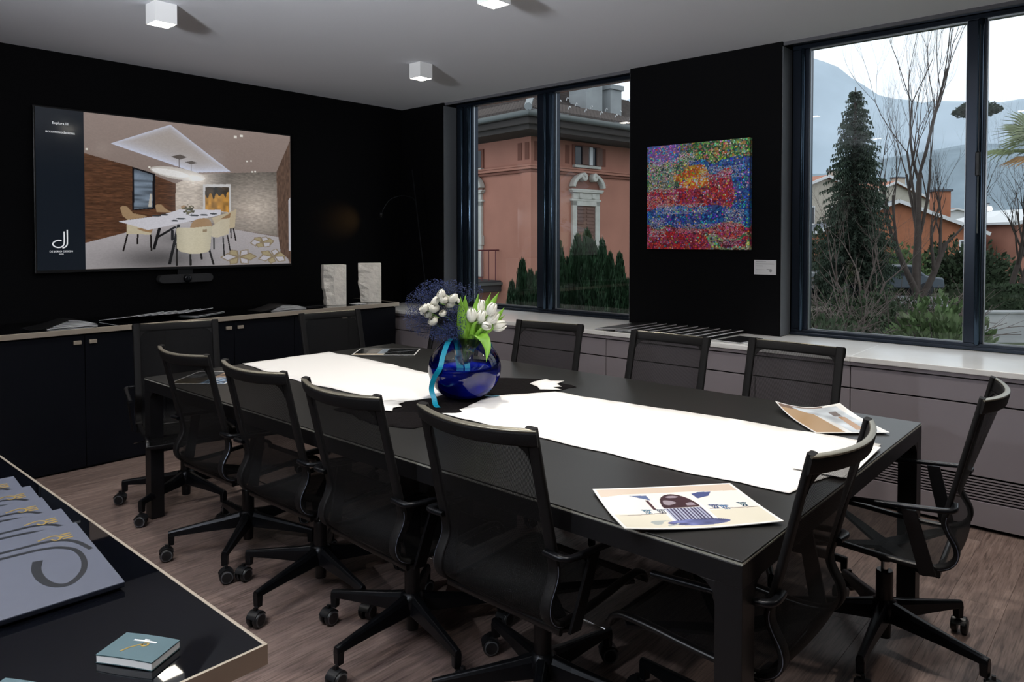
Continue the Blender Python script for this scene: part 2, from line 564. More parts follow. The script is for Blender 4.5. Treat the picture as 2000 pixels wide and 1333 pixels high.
# ---- raster pictures carried by a colour attribute
def srgb(c):
    return np.array(c, dtype=np.float64) / 255.0
def to_lin(a):
    return np.where(a <= 0.04045, a / 12.92, ((a + 0.055) / 1.055) ** 2.4)
def pmask(X, Y, pts):
    inside = np.zeros(X.shape, bool)
    n = len(pts)
    for i in range(n):
        x0, y0 = pts[i]; x1, y1 = pts[(i + 1) % n]
        if y0 == y1:
            continue
        c = ((Y >= min(y0, y1)) & (Y < max(y0, y1)) & (X < (Y - y0) * (x1 - x0) / (y1 - y0) + x0))
        inside ^= c
    return inside
def segdist(X, Y, a, b):
    ax, ay = a; bx, by = b
    dx, dy = bx - ax, by - ay
    t = np.clip(((X - ax) * dx + (Y - ay) * dy) / (dx * dx + dy * dy + 1e-12), 0, 1)
    return np.hypot(X - ax - t * dx, Y - ay - t * dy)
def vnoise(X, Y, scale, seed):
    r = np.random.RandomState(seed)
    g = r.rand(64, 64)
    x, y = X * scale, Y * scale
    xi, yi = np.floor(x).astype(int), np.floor(y).astype(int)
    fx, fy = x - xi, y - yi
    fx, fy = fx * fx * (3 - 2 * fx), fy * fy * (3 - 2 * fy)
    a = g[yi % 64, xi % 64]; b = g[yi % 64, (xi + 1) % 64]; c = g[(yi + 1) % 64, xi % 64]; d = g[(yi + 1) % 64, (xi + 1) % 64]
    return (a * (1 - fx) + b * fx) * (1 - fy) + (c * (1 - fx) + d * fx) * fy
def picture(name, img, fn, m, parent=None):
    """img (ny,nx,3) sRGB, row 0 at v=0; fn(U,V) -> (ny,nx,3) positions"""
    ny, nx = img.shape[:2]
    U, V = np.meshgrid(np.linspace(0, 1, nx), np.linspace(0, 1, ny))
    P = fn(U, V).reshape(-1, 3)
    me = bpy.data.meshes.new(name)
    idx = np.arange(nx * ny).reshape(ny, nx)
    q = np.stack([idx[:-1, :-1], idx[:-1, 1:], idx[1:, 1:], idx[1:, :-1]], -1).reshape(-1, 4)
    me.vertices.add(nx * ny)
    me.vertices.foreach_set('co', P.astype(np.float32).ravel())
    me.loops.add(q.size)
    me.loops.foreach_set('vertex_index', q.ravel().astype(np.int32))
    me.polygons.add(len(q))
    me.polygons.foreach_set('loop_start', np.arange(0, q.size, 4, dtype=np.int32))
    me.update(calc_edges=True)
    at = me.color_attributes.new('print', 'FLOAT_COLOR', 'POINT')
    c = np.ones((nx * ny, 4), np.float32)
    c[:, :3] = to_lin(np.clip(img, 0, 1)).reshape(-1, 3)
    at.data.foreach_set('color', c.ravel())
    me.materials.append(MATS[m])
    o = bpy.data.objects.new(name, me)
    col.objects.link(o)
    if parent is not None:
        o.parent = parent
    return o

# ------------------------------------------------------------------ room shell
XT, YW, XR, YN = -5.75, 4.79, 2.7, -2.9
def struct(name, m, b, bevel=0.0):
    return tag(box_obj(name, m, b, bevel=bevel), kind='structure')
floor = thing('floor', None, None); tag(floor, kind='structure')
box_obj('subfloor', 'joint_dark', (XT - .2, XR + .2, YN - .2, 5.1, -0.12, -0.012), floor)
PW, PL = 0.19, 1.9
plank_me = {}
x = XT
k = 0
while x < 1.6:
    y = -0.4 - PL * ((k * 0.37) % 1.0)
    while y < 4.26:
        y0, y1 = max(y, -1.6), min(y + PL, 4.30)
        if y1 - y0 > 0.1:
            key = round(y1 - y0, 3)
            if key not in plank_me:
                o = MB().box(0.0003, PW - 0.0003, 0.0003, key - 0.0003, -0.012, 0.0).build('plank', 'floor_wood', floor, bevel=0.0006, seg=1)
                plank_me[key] = o.data
            else:
                o = bpy.data.objects.new('plank', plank_me[key]); col.objects.link(o); o.parent = floor
                md = o.modifiers.new('bevel', 'BEVEL'); md.width = 0.0006; md.segments = 1
            o.location = (x, y0, 0)
        y += PL
    x += PW
    k += 1
box_obj('floor_beyond', 'floor_wood', (XT, XR, YN, -1.6, -0.012, 0.0), floor)
box_obj('floor_beyond', 'floor_wood', (x, XR, -1.6, 4.3, -0.012, 0.0), floor)

struct('ceiling', 'ceiling_paint', (XT - .15, XR + .15, YN - .15, YW + 0.02, CEIL, CEIL + .1))
struct('wall_left', 'wall_black', (XT - .12, XT, YN - .15, 5.3, -0.05, CEIL))
struct('wall_right', 'wall_black', (XR, XR + .12, YN - .15, 5.1, -0.05, CEIL))
struct('wall_near', 'wall_black', (XT, XR, YN - .12, YN, -0.05, CEIL))
wf = thing('wall_far', None, None); tag(wf, kind='structure')
box_obj('panel', 'wall_black', (XT, -5.137, YW, 5.08, 0.82, CEIL), wf)
box_obj('column', 'wall_black', (-3.046, -1.874, YW, 5.08, 0.82, CEIL), wf)
box_obj('panel', 'wall_black', (0.30, XR, YW, 5.08, 0.82, CEIL), wf)
box_obj('reveal', 'wall_reveal', (-5.137, -5.132, YW + .004, 4.96, 0.82, CEIL - .03), wf)
box_obj('reveal', 'wall_reveal', (-1.874, -1.869, YW + .004, 4.95, 0.82, CEIL - .03), wf)
box_obj('reveal', 'wall_reveal', (-3.051, -3.046, YW + .004, 4.95, 0.82, CEIL - .03), wf)
box_obj('lintel', 'frame_dark', (XT, XR, YW + .02, 5.08, CEIL, CEIL + .25), wf)
box_obj('lower_wall', 'facade_dark', (XT, XR, 4.97, 5.08, -1.2, 0.78), wf)
struct('trim_1', 'trim_grey', (-5.137, -3.046, YW + .02, YW + .035, CEIL - .022, CEIL + .01))
struct('trim_2', 'trim_grey', (-1.874, 0.30, YW + .02, YW + .035, CEIL - .022, CEIL + .01))

def window(name, xl, xr, panes, ribs):
    w = thing(name, None, None); tag(w, kind='structure')
    y0, y1 = 4.96, 5.05
    zb, zt = 0.815, CEIL
    pb, pt = 0.862, 2.732
    fr = MB()
    fr.box(xl, xr, y0, y1, zb, pb - .006)
    fr.box(xl, xr, y0, y1, pt + .006, zt)
    prev = xl
    for a, b in panes:
        fr.box(prev, a - .006, y0 + .006, y1, pb - .006, pt + .006)
        prev = b + .006
    fr.box(prev, xr, y0 + .006, y1, pb - .006, pt + .006)
    fr.build('window_frame', 'frame_dark', w, bevel=.004)
    for a, b in ribs:
        MB().box(a, b, y0 - .022, y0 + .012, zb + .03, pt + .01).build('rib', 'frame_rib', w, bevel=.0155, seg=6, smooth=True, angle=60)
    box_obj('frame_lip', 'frame_dark', (xl, xr, y0 - .018, y0 + .002, zb + .002, zb + .022), w, bevel=.004)
    for a, b in panes:
        bd = MB()
        bd.box(a - .006, a, 4.985, 5.0, pb - .006, pt + .006).box(b, b + .006, 4.985, 5.0, pb - .006, pt + .006)
        bd.box(a, b, 4.985, 5.0, pb - .006, pb).box(a, b, 4.985, 5.0, pt, pt + .006)
        bd.build('glazing_bead', 'frame_bead', w)
        MB().add([(a, 5.006, pb), (b, 5.006, pb), (b, 5.006, pt), (a, 5.006, pt)], [(0, 1, 2, 3)]).build('pane', 'window_glass', w)
    return w
window('window_1', -5.132, -3.046, [(-4.918, -4.123), (-3.921, -3.09)],
       [(-5.075, -5.035), (-4.985, -4.935), (-4.035, -4.0), (-3.975, -3.93)])
w2 = window('window_2', -1.869, 0.30, [(-1.755, -0.861), (-0.752, 0.13)],
            [(-1.81, -1.785), (-0.80, -0.77)])
box_obj('blind_rod', 'gutter', (-0.789, -0.783, 4.932, 4.937, 1.50, 1.96), w2)
box_obj('blind_cord', 'chair_black', (-0.788, -0.784, 4.932, 4.936, 1.96, 2.70), w2)
box_obj('handle', 'chair_black', (-0.80, -0.776, 4.92, 4.945, 1.83, 1.97), w2, bevel=.005)

# the long windowsill worktop and the radiator cabinet under it
ws = thing('windowsill', None, None); tag(ws, kind='structure')
for a, b in ((XT, -2.907), (-2.905, -1.273), (-1.271, 0.9), (0.902, XR)):
    box_obj('sill_board', 'sill', (a, b, 4.255, 4.962, 0.785, 0.815), ws, bevel=.003)
for a, b in ((XT, -2.907), (-2.905, -1.273), (-1.271, 0.9), (0.902, XR)):
    box_obj('sill_lip', 'cabinet_mauve', (a, b, 4.262, 4.30, 0.765, 0.7845), ws)
XT_, XR_ = XT + .004, XR - .004
rc = thing('radiator_cabinet', 'long mauve-grey radiator cabinet with panels under the windows', 'cabinet', (0, 0, 0))
box_obj('carcass', 'joint_dark', (XT_, XR_, 4.29, 4.96, 0.273, 0.764), rc)
box_obj('grille_recess', 'joint_dark', (XT_, XR_, 4.33, 4.96, 0.001, 0.272), rc)
xs = [XT + .004, -4.55, -2.907, -1.82, -1.273, -0.19, 0.9, XR - .004]
for a, b in ((XT_, -2.907), (-2.905, -1.273), (-1.271, 0.9), (0.902, XR_)):
    box_obj('upper_panel', 'cabinet_mauve', (a + .001, b - .001, 4.27, 4.289, 0.640, 0.757), rc, bevel=.0015)
for a, b in zip(xs[:-1], xs[1:]):
    box_obj('door_panel', 'cabinet_mauve', (a + .002, b - .002, 4.27, 4.289, 0.275, 0.632), rc, bevel=.0015)
for i in range(8):
    z = 0.157 + i * 0.0145
    box_obj('slat', 'cabinet_mauve', (-3.4, XR_, 4.268, 4.276, z, z + 0.0066), rc)
box_obj('plinth', 'cabinet_mauve', (XT_, XR_, 4.266, 4.289, 0.022, 0.148), rc, bevel=.0015)

# ------------------------------------------------------------------ sideboard under the screen
XC = -5.095
units = [(-0.86, 0.14), (0.142, 1.142), (1.144, 2.142), (2.144, 3.144), (3.146, 4.165)]
where = ['behind the fanned slate books, furthest left', 'left of the first pair of handles', 'under the left fan of brochures',
         'behind the chair at the table head', 'at the window end under the stone blocks']
for (a, b), wl_ in zip(units, where):
    u = thing('cabinet', 'navy-black two-door cabinet unit ' + wl_, 'cabinet', (XC, (a + b) / 2, 0), 0, 'cabinet units along the black wall')
    h = (b - a) / 2
    box_obj('carcass', 'cabinet_navy', (-0.64, -0.02, -h, h, 0.0, 0.862), u)
    for sgn in (-1, 1):
        d = box_obj('door', 'cabinet_navy', ((-0.019, 0.0) + ((-h + .002, -.002) if sgn < 0 else (.002, h - .002)) + (0.012, 0.855)), u, bevel=.0015)
        box_obj('handle', 'champagne', (0.0, 0.016, sgn * .045 - .022, sgn * .045 + .022, 0.80, 0.824), d, bevel=.002)
wt = thing('worktop', 'long black worktop with champagne metal edge under the wall screen', 'worktop', (0, 0, 0))
box_obj('top', 'black_glass', (XT, XC + .012, -0.86, 4.18, 0.864, 0.899), wt)
MB().box(XC + .0125, XC + .022, -0.86, 4.19, 0.866, 0.9).box(XT, XC + .0125, 4.1805, 4.19, 0.866, 0.9).build('edge_strip', 'champagne', wt, bevel=.002)
CT = 0.8995

# ------------------------------------------------------------------ wall screen
ty0, ty1, tz0, tz1 = 1.553, 3.49, 1.250, 2.366
tv = thing('television', 'large wall-mounted flat screen showing a dining room picture', 'television', (XT, 0, 0))
box_obj('body', 'tv_body', (0.004, 0.044, ty0 - .012, ty1 + .012, tz0 - .022, tz1 + .012), tv, bevel=.004)
def tv_image():
    nx, ny = 620, 358
    U, V = np.meshgrid(np.linspace(0, 1, nx), np.linspace(0, 1, ny))
    A = np.empty((ny, nx, 3))
    A[:] = srgb((168, 150, 142))
    A *= (0.78 + 0.20 * V)[..., None]
    def fill(pts, c, tex=None):
        mk = pmask(U, V, pts)
        cc = srgb(c)
        A[mk] = cc if tex is None else (cc * tex[mk][:, None])
        return mk
    wv = vnoise(U, V * 5, 30, 1) * .35 + vnoise(U, V * 8, 90, 2) * .35 + .62
    fill([(0.155, 0.74), (0.323, 0.674), (0.485, 0.578), (0.484, 0.382), (0.358, 0.252), (0.151, 0.167)], (98, 66, 47), wv)
    shade = np.clip(1.12 - 2.2 * np.hypot((U - .83) * 1.0, (V - .42) * .8), .45, 1.2)
    sh2 = np.clip(1.25 - 3.2 * np.abs(U - .51), 0, 1.1)
    fill([(0.485, 0.578), (0.583, 0.658), (0.931, 0.711), (0.931, 0.218), (0.724, 0.266), (0.484, 0.382)], (196, 184, 172),
         np.maximum(shade, sh2) * (0.90 + .2 * vnoise(U, V * 2, 90, 3)))
    fill([(0.151, 0.167), (0.293, 0.235), (0.452, 0.338), (0.724, 0.266), (0.953, 0.203), (0.992, 0.001), (0.151, 0.0)], (196, 190, 192),
         0.9 + .1 * V / .3)
    sd = np.exp(-((U - .42) / .16) ** 2 - ((V - .06) / .08) ** 2) + .7 * np.exp(-((U - .52) / .12) ** 2 - ((V - .2) / .05) ** 2)
    mk = V < .3
    A[mk] *= (1 - .45 * np.clip(sd, 0, 1)[mk])[:, None]
    for cx, cy, r, ph in ((0.751, 0.06, .085, 0), (0.913, 0.06, .08, 20), (0.86, 0.17, .06, 10)):
        for q in range(6):
            a = math.radians(ph + q * 60)
            px, py = cx + math.cos(a) * r * .6, cy + math.sin(a) * r * .45
            pts = [(cx, cy), (px - math.sin(a) * .022, py + math.cos(a) * .030), (cx + math.cos(a) * r, cy + math.sin(a) * r * .75), (px + math.sin(a) * .022, py - math.cos(a) * .030)]
            pts = [(x_, max(y_, .002)) for x_, y_ in pts]
            fill(pts, (150, 134, 110))
            p2 = [(px + (x_ - px) * .72, py + (y_ - py) * .72) for x_, y_ in pts]
            fill(p2, (178, 164, 130) if q % 2 == 0 else (204, 200, 206))
    fill([(0.0, 0.0), (0.0, 0.0), (0.0, 0.0)], (0, 0, 0))
    fill([(0.931, 0.711), (1.0, 0.965), (1.0, 0.0), (0.985, 0.04), (0.949, 0.089), (0.938, 0.213)], (104, 82, 70), .85 + .3 * vnoise(U * 6, V, 40, 5))
    fill([(0.990, 0.5), (1.0, 0.52), (1.0, .1), (0.990, 0.1)], (206, 206, 214))
    # lit ceiling tray
    tray = [(0.245, 0.816), (0.467, 0.982), (0.716, 0.689), (0.565, 0.664)]
    mk = fill(tray, (186, 176, 170))
    dd = np.full(U.shape, 9.0)
    for i, wgt in ((0, 1.6), (1, 1.6), (2, .55), (3, .55)):
        dd = np.minimum(dd, segdist(U, V, tray[i], tray[(i + 1) % 4]) * wgt)
    glow = np.exp(-dd / .022)
    A[mk] = A[mk] * (1 - glow[mk][:, None]) + srgb((226, 232, 255)) * glow[mk][:, None]
    fill([(0.467, 0.763), (0.504, 0.783), (0.532, 0.768), (0.503, 0.746)], (98, 88, 82))
    fill([(0.522, 0.732), (0.551, 0.745), (0.576, 0.733), (0.548, 0.719)], (98, 88, 82))
    for a, b in (((.5, .75), (.5, .69)), ((.549, .72), (.549, .66))):
        A[segdist(U, V, a, b) < .0012] = srgb((110, 100, 95))
    # suspended light
    th = math.radians(-12)
    x_ = (U - .497) * math.cos(th) + (V - .648) * math.sin(th) * 1.0
    y_ = -(U - .497) * math.sin(th) + (V - .648) * math.cos(th)
    e = (x_ / .112) ** 2 + (y_ / .040) ** 2
    mk = e < 1
    A[mk] = srgb((238, 230, 222)) * (1 - .12 * e[mk][:, None])
    mk = (((x_ + .03) / .075) ** 2 + ((y_ + .004) / .022) ** 2) < 1
    A[mk] = srgb((255, 252, 250))
    e2 = np.exp(-((U - .575) / .05) ** 2 - ((V - .615) / .04) ** 2)
    A = A + e2[..., None] * .25
    # porthole view and artwork
    fill([(0.321, 0.674), (0.406, 0.637), (0.404, 0.399), (0.319, 0.383)], (24, 22, 26))
    fill([(0.328, 0.66), (0.396, 0.629), (0.395, 0.404), (0.326, 0.392)], (122, 136, 152), .65 + .6 * vnoise(U, V * 4, 18, 6))
    fill([(0.378, .41), (0.386, .50), (0.393, .50), (0.392, .412)], (206, 200, 190))
    fill([(0.597, 0.584), (0.717, 0.596), (0.716, 0.384), (0.596, 0.401)], (222, 220, 220))
    mk = fill([(0.606, 0.565), (0.709, 0.574), (0.708, 0.388), (0.605, 0.405)], (70, 58, 46), .6 + .8 * vnoise(U * 2, V, 30, 8))
    m2 = mk & (V < .47 + .07 * vnoise(U * 3, V, 26, 9))
    A[m2] = srgb((196, 142, 62)) * (.75 + .45 * vnoise(U * 2, V, 40, 10))[m2][:, None]
    # furniture of the pictured room
    def chair(back, inn, legs):
        for a, b in legs:
            A[segdist(U, V, a, b) < .0032] = srgb((28, 22, 22))
        fill(back, (212, 200, 172))
        fill(inn, (168, 134, 98))
    chair([(0.300, 0.33), (0.349, 0.29), (0.4, 0.285), (0.386, 0.223), (0.297, 0.227)], [(0.335, .262), (.40, .283), (.39, .235), (.36, .245)],
          [((.301, .225), (.285, .115)), ((.386, .225), (.388, .115)), ((.338, .225), (.337, .16))])
    fill([(0.275, 0.401), (0.285, .413), (0.301, 0.408), (0.322, 0.365), (0.373, 0.348), (0.359, 0.335), (0.3, 0.321), (0.283, 0.349)], (176, 146, 112))
    fill([(0.405, 0.42), (0.412, .431), (0.428, 0.431), (0.448, 0.397), (0.472, 0.377), (0.41, 0.378)], (176, 146, 112))
    fill([(0.505, 0.42), (0.515, .43), (0.528, 0.425), (0.53, 0.397), (0.51, 0.39)], (176, 146, 112))
    for a, b in (((.42, .265), (.398, .127)), ((.495, .29), (.458, .024)), ((.480, .275), (.412, .205)), ((.47, .25), (.47, .19))):
        A[segdist(U, V, a, b) < .006] = srgb((26, 24, 26))
    fill([(0.633, 0.345), (0.717, 0.395), (0.725, 0.40), (0.741, 0.417), (0.733, 0.28), (0.66, 0.24)], (206, 190, 160))
    fill([(0.668, 0.337), (0.717, 0.388), (0.711, 0.348)], (160, 126, 90))
    for a, b in (((.715, .27), (.716, .20)), ((.727, .27), (.737, .18)), ((.68, .21), (.685, .07)), ((.70, .22), (.711, .11)), ((.64, .2), (.64, .12))):
        A[segdist(U, V, a, b) < .003] = srgb((28, 22, 22))
    fill([(0.269, 0.309), (0.424, 0.354), (0.501, 0.4), (0.673, 0.404), (0.67, 0.368), (0.376, 0.254)], (226, 224, 232))
    fill([(0.633, 0.287), (0.67, .33), (0.711, 0.348), (0.707, 0.23), (0.654, 0.203), (0.63, 0.211)], (214, 202, 176))
    for cx, cy, rx in ((.41, .352, .018), (.44, .36, .016), (.505, .335, .02), (.56, .36, .02), (.60, .365, .018), (.64, .375, .016), (.48, .32, .014)):
        mk = ((U - cx) / rx) ** 2 + ((V - cy) / .006) ** 2 < 1
        A[mk] = srgb((64, 66, 70))
    mk = (((U - .536) / .026) ** 2 + ((V - .40) / .036) ** 2 < 1) & (vnoise(U, V, 120, 11) > .38)
    A[mk] = (srgb((74, 70, 54)) * (.6 + 1.3 * vnoise(U, V, 160, 12))[..., None])[mk]
    for a, b in (((.487, .16), (.486, .01)), ((.541, .095), (.542, .01)), ((.62, .12), (.638, .01)), ((.585, .09), (.588, .05))):
        A[segdist(U, V, a, b) < .0045] = srgb((28, 22, 22))
    fill([(0.54, 0.268), (0.548, 0.305), (0.561, 0.328), (0.582, .34), (0.602, 0.343), (0.618, .337), (0.628, 0.322), (0.634, 0.282)], (176, 142, 104))
    mk = fill([(0.486, 0.262), (0.49, .272), (0.56, .274), (0.628, 0.287), (0.634, .28), (0.624, 0.12), (0.615, .10), (0.58, 0.089), (0.539, 0.089), (0.50, 0.105), (0.487, 0.13)], (222, 212, 184))
    A[mk] *= np.clip(1.05 - 1.6 * np.abs(U - .56) ** 1.2 * 2, .7, 1)[mk][:, None]
    fill([(.594, .262), (.612, .264), (.612, .244), (.594, .243)], (160, 140, 110))
    for cx, cy in ((0.739, 0.947), (0.766, 0.959), (0.791, 0.775), (0.81, 0.78), (0.163, 0.765), (0.384, 0.68), (0.816, 0.7), (0.829, 0.702)):
        s_ = .009 if cy > .9 else .0055
        A[(np.abs(U - cx) < s_ * .7) & (np.abs(V - cy) < s_)] = srgb((255, 250, 240))
    A *= (0.96 + .05 * vnoise(U, V, 200, 14))[..., None]
    A[U < .1535] = srgb((22, 29, 38))
    return A
picture('screen', tv_image(), lambda U, V: np.stack([np.full(U.shape, .0455), ty0 + U * (ty1 - ty0), tz0 + V * (tz1 - tz0)], -1), 'screen_picture', tv)
def tvp(u, v):
    return (0.0468, ty0 + u * (ty1 - ty0), tz0 + v * (tz1 - tz0))
RX = (PI / 2, 0, PI / 2)
text_mesh('lettering', 'Explora III', .0245, 'text_white', tv, tvp(.078, .911), RX)
text_mesh('lettering', 'accommodations', .0265, 'text_white', tv, tvp(.078, .857), RX)
text_mesh('lettering', 'DE JORIO DESIGN', .0178, 'text_white', tv, tvp(.0755, .1155), RX, 1.02)
text_mesh('lettering', 'SWISS', .011, 'text_white', tv, tvp(.0755, .099), RX)
# the emblem: an open loop running into two rising strokes
def strip(pts, w, fn, name, m, parent, h=.0006):
    """flat ribbon stroke of varying width; pts 2D, fn maps (x,y,h)->3D"""
    P = [Vector((p[0], p[1], 0)) for p in pts]
    L, R_ = [], []
    for i, p in enumerate(P):
        t = (P[min(i + 1, len(P) - 1)] - P[max(i - 1, 0)]).normalized()
        nrm = Vector((-t.y, t.x, 0))
        ww = (w[i] if isinstance(w, list) else w) / 2
        L.append(p + nrm * ww); R_.append(p - nrm * ww)
    n = len(P)
    vs = [fn(q.x, q.y, 0) for q in L + R_] + [fn(q.x, q.y, h) for q in L + R_]
    fs = []
    for i in range(n - 1):
        fs += [(2 * n + i, 2 * n + i + 1, 3 * n + i + 1, 3 * n + i), (i, i + 1, n + i + 1, n + i),
               (i, i + 1, 2 * n + i + 1, 2 * n + i), (n + i, n + i + 1, 3 * n + i + 1, 3 * n + i)]
    return MB().add(vs, fs).build(name, m, parent)
def emblem(scale, fn, m, parent, k=1.0):
    # unit drawing 1 high: loop centred left, two parallel uprights on the right
    c = [(.50 + .0, .42)]
    loop = [(.42, .40), (.25, .42), (.07, .34), (.0, .22), (.08, .09), (.27, .03), (.44, .08), (.53, .2), (.55, .4), (.55, .9)]
    tail = [(.46, .0), (.58, .05), (.68, .17), (.70, .4), (.70, 1.0)]
    for pts in (loop, tail):
        sp = [(p.x * scale, p.y * scale) for p in smooth_path([(a, b, 0) for a, b in pts], 8)]
        strip(sp, .085 * scale * k, fn, 'emblem', m, parent)
ox, oz = ty0 + .049 * (ty1 - ty0), tz0 + .137 * (tz1 - tz0)
emblem(.128, lambda a, b, h: (.0464 + h, ox + a, oz + b), 'text_white', tv, .75)
vb_ = thing('video_bar', 'slim dark rounded video conference bar below the wall screen', 'camera', (XT, 2.568, 1.157))
bar = MB()
bar.prism([(math.cos(a) * .033 + (.18 if math.cos(a) > 0 else -.18), math.sin(a) * .033) for a in [math.radians(-90 + i * 15) for i in range(25)]],
          0.0, 0.06, Matrix(((0, 0, 1, 0), (1, 0, 0, 0), (0, 1, 0, 0), (0, 0, 0, 1)))).build('housing', 'speaker_cloth', vb_, bevel=.005)
MB().lathe([(0, .085), (.012, .085), (.026, .08), (.031, .07), (.031, .058), (0, .058)], seg=28, axis='x').build('lens', 'lens', vb_, smooth=True)
box_obj('bracket', 'tv_body', (0.0, 0.03, -.06, .06, .02, .08), vb_)

# ------------------------------------------------------------------ ceiling lamps
lw = ['at far left over the table head', 'in front of the window corner', 'over the middle of the table', 'over the near table end', 'near the right window',
      'above the near left seats', 'right of the table', 'above the black counter', 'behind the near table end']
lm0 = None
for i, (lx, ly) in enumerate(LAMPS):
    if lm0 is None:
        lm = thing('ceiling_lamp', '', 'lamp', (lx, ly, CEIL), 0, 'white cube ceiling lamps')
        b = MB(); s_ = .06; t_ = .004
        b.box(-s_, s_, -s_, -s_ + t_, -.11, 0).box(-s_, s_, s_ - t_, s_, -.11, 0).box(-s_, -s_ + t_, -s_ + t_, s_ - t_, -.11, 0).box(s_ - t_, s_, -s_ + t_, s_ - t_, -.11, 0)
        b.build('housing', 'lamp_white', lm)
        box_obj('diffuser', 'lamp_glow', (-s_ + t_, s_ - t_, -s_ + t_, s_ - t_, -.106, -.098), lm)
        lm0 = lm
        KL = kids()
    else:
        lm = copy_tree(lm0, KL)
        lm.location = (lx, ly, CEIL)
    lm['label'] = 'white cube ceiling lamp ' + lw[i]

# ------------------------------------------------------------------ things on the sideboard
def stone_block(loc, rz, label, seed, w=.185, d=.13, h=.345):
    r = random.Random(seed)
    t = MB()
    n = 12
    vs, fs = [], []
    for j in range(n + 1):
        v = j / n
        z = v * h
        # the front left corner is broken away: the split face wanders
        cut = .35 + .22 * math.sin(v * 3.0 + seed) + r.uniform(-.05, .05)
        cut2 = .25 + .12 * math.cos(v * 5 + seed) + r.uniform(-.04, .04)
        lx_ = -w / 2 + (0.02 * (1 - v) if v < .4 else 0) + r.uniform(-.003, .003)
        pts = [(lx_, d / 2), (w / 2, d / 2), (w / 2, -d / 2), (-w / 2 + w * (.35 + cut * .5), -d / 2), (-w / 2 + w * (.22 + .2 * cut2), -d / 2 + d * .12 * r.uniform(.6, 1.3)), (lx_, -d / 2 + d * cut2)]
        vs += [(x_, y_, z) for x_, y_ in pts]
    for j in range(n):
        for k in range(6):
            a, b = j * 6 + k, j * 6 + (k + 1) % 6
            fs.append((a, b, b + 6, a + 6))
    fs.append(tuple(range(6))[::-1]); fs.append(tuple(n * 6 + k for k in range(6)))
    o = t.add(vs, fs).build('stone_block', 'stone_white', bevel=.002)
    o.location = loc; o.rotation_euler = (0, 0, rz)
    return tag(o, label, 'sculpture')
stone_block((-5.30, 3.655, CT), math.radians(69), 'rough white stone block on worktop, nearer the screen', 3)
stone_block((-5.30, 4.035, CT), math.radians(55), 'rough white stone block at the window end of worktop', 5, .20, .13, .35)
gl_ = thing('reading_lamp', 'thin black pole lamp with bent gooseneck on the windowsill corner', 'lamp', (-5.04, 4.50, .8155))
MB().cyl((0, 0, 0), (0, 0, .015), .07, .07, 24).build('base', 'chair_black', gl_)
MB().tube([(0, 0, .015), (-.215, 0, 1.30)], .005, 8).build('pole', 'chair_metal', gl_)
gp = smooth_path([(-.165, 0, 1.00), (-.21, -.02, 1.04), (-.30, -.07, 1.055), (-.38, -.13, 1.02), (-.42, -.165, .95), (-.435, -.18, .905)], 6)
MB().tube(gp, .004, 6).build('gooseneck', 'chair_metal', gl_, smooth=True)
hd = MB().lathe([(0.0, .05), (.012, .05), (.016, .03), (.024, .0), (.022, .0), (.012, .01)], seg=16).build('lamp_head', 'chair_black', gl_, smooth=True)
hd.location = (-.445, -.19, .855)
hd.rotation_euler = (math.radians(14), math.radians(22), 0)
gh = MB().lathe([(0.0, .004), (.016, .004), (.016, .002), (0, .002)], seg=16).build('bulb', 'warm_glow', hd)
l = bpy.data.lights.new('reading_spot', 'SPOT'); l.energy = 2.2; l.color = (1.0, .55, .18); l.spot_size = math.radians(69); l.spot_blend = .9; l.shadow_soft_size = .01
o = bpy.data.objects.new('reading_spot', l); o.location = (-5.04 - .455, 4.50 - .20, .8155 + .84); col.objects.link(o)
o.rotation_euler = Vector((-.26, -.19, -.02)).to_track_quat('-Z', 'Y').to_euler()

def brochure(parent_label, loc, rz, w, h, t, pitch, m_cover, group, tilt=0.0, cat='book', name='brochure', pages='page_white', curl=0.0):
    """thin bound brochure: cover + page block"""
    b = thing(name, parent_label, cat, loc, rz, group)
    b.rotation_euler = (pitch, tilt, rz)
    def fn(z0, off):
        def g(u, v):
            return ((u - .5) * w * (1 - off), (v - .5) * h * (1 - off), z0 + curl * math.sin(PI * u) * .5)
        return g
    nu = 8 if curl else 1
    MB().grid(fn(t / 2, .03), nu, 1).build('pages', pages, b, solid=t * .8)
    MB().grid(fn(t + .0008, 0), nu, 1).build('cover', m_cover, b, solid=.0012)
    MB().grid(fn(0.0006, 0), nu, 1).build('back_cover', m_cover, b, solid=.0012)
    return b
# two fans of magazines and a row of overlapping black booklets
def fan(x0, ya, yb, n, where_):
    """magazines lying arched over one another: left tips stepped up, right ends gathered"""
    for i in range(n):
        k = i / (n - 1)
        b = thing('magazine', 'white-paged magazine, %s in the fan %s' % ('lowest' if i == 0 else ['topmost', 'second down', 'third down', 'fourth down', 'fifth down', 'sixth down', 'seventh down'][n - 1 - i], where_), 'magazine',
                  (x0, ya, CT), 0, 'magazines fanned ' + where_)
        y0 = .018 * i
        L = (yb - ya) - y0
        def arch(off, x1, x2, lo=0.0):
            def q(u, v):
                z = .0035 + .0058 * i * (1 - u) ** 1.5 + .012 * k * math.sin(PI * u) + .0012 * i * u
                return (x1 + (x2 - x1) * v - .02 * k, y0 + L * u, z + off)
            return q
        MB().grid(arch(0, 0, -.21), 12, 1).build('pages', 'page_white', b, solid=.0024)
        MB().grid(arch(.0019, -.0015, -.2115), 12, 1).build('cover', 'book_black', b, solid=.0012)
        def flap(u, v):
            return (-.01 - .20 * v - .02 * k, y0 - (.09 + .01 * k) * u, (.0035 + .0058 * i) * (1 - u) + .0042 * (i + 1) * .35 * u + .0012)
        MB().grid(flap, 3, 1).build('open_cover', 'book_black', b, solid=.0014)
fan(-5.17, 1.455, 1.745, 8, 'beside the left cabinet handles')
fan(-5.17, 2.99, 3.30, 7, 'left of the stone blocks')
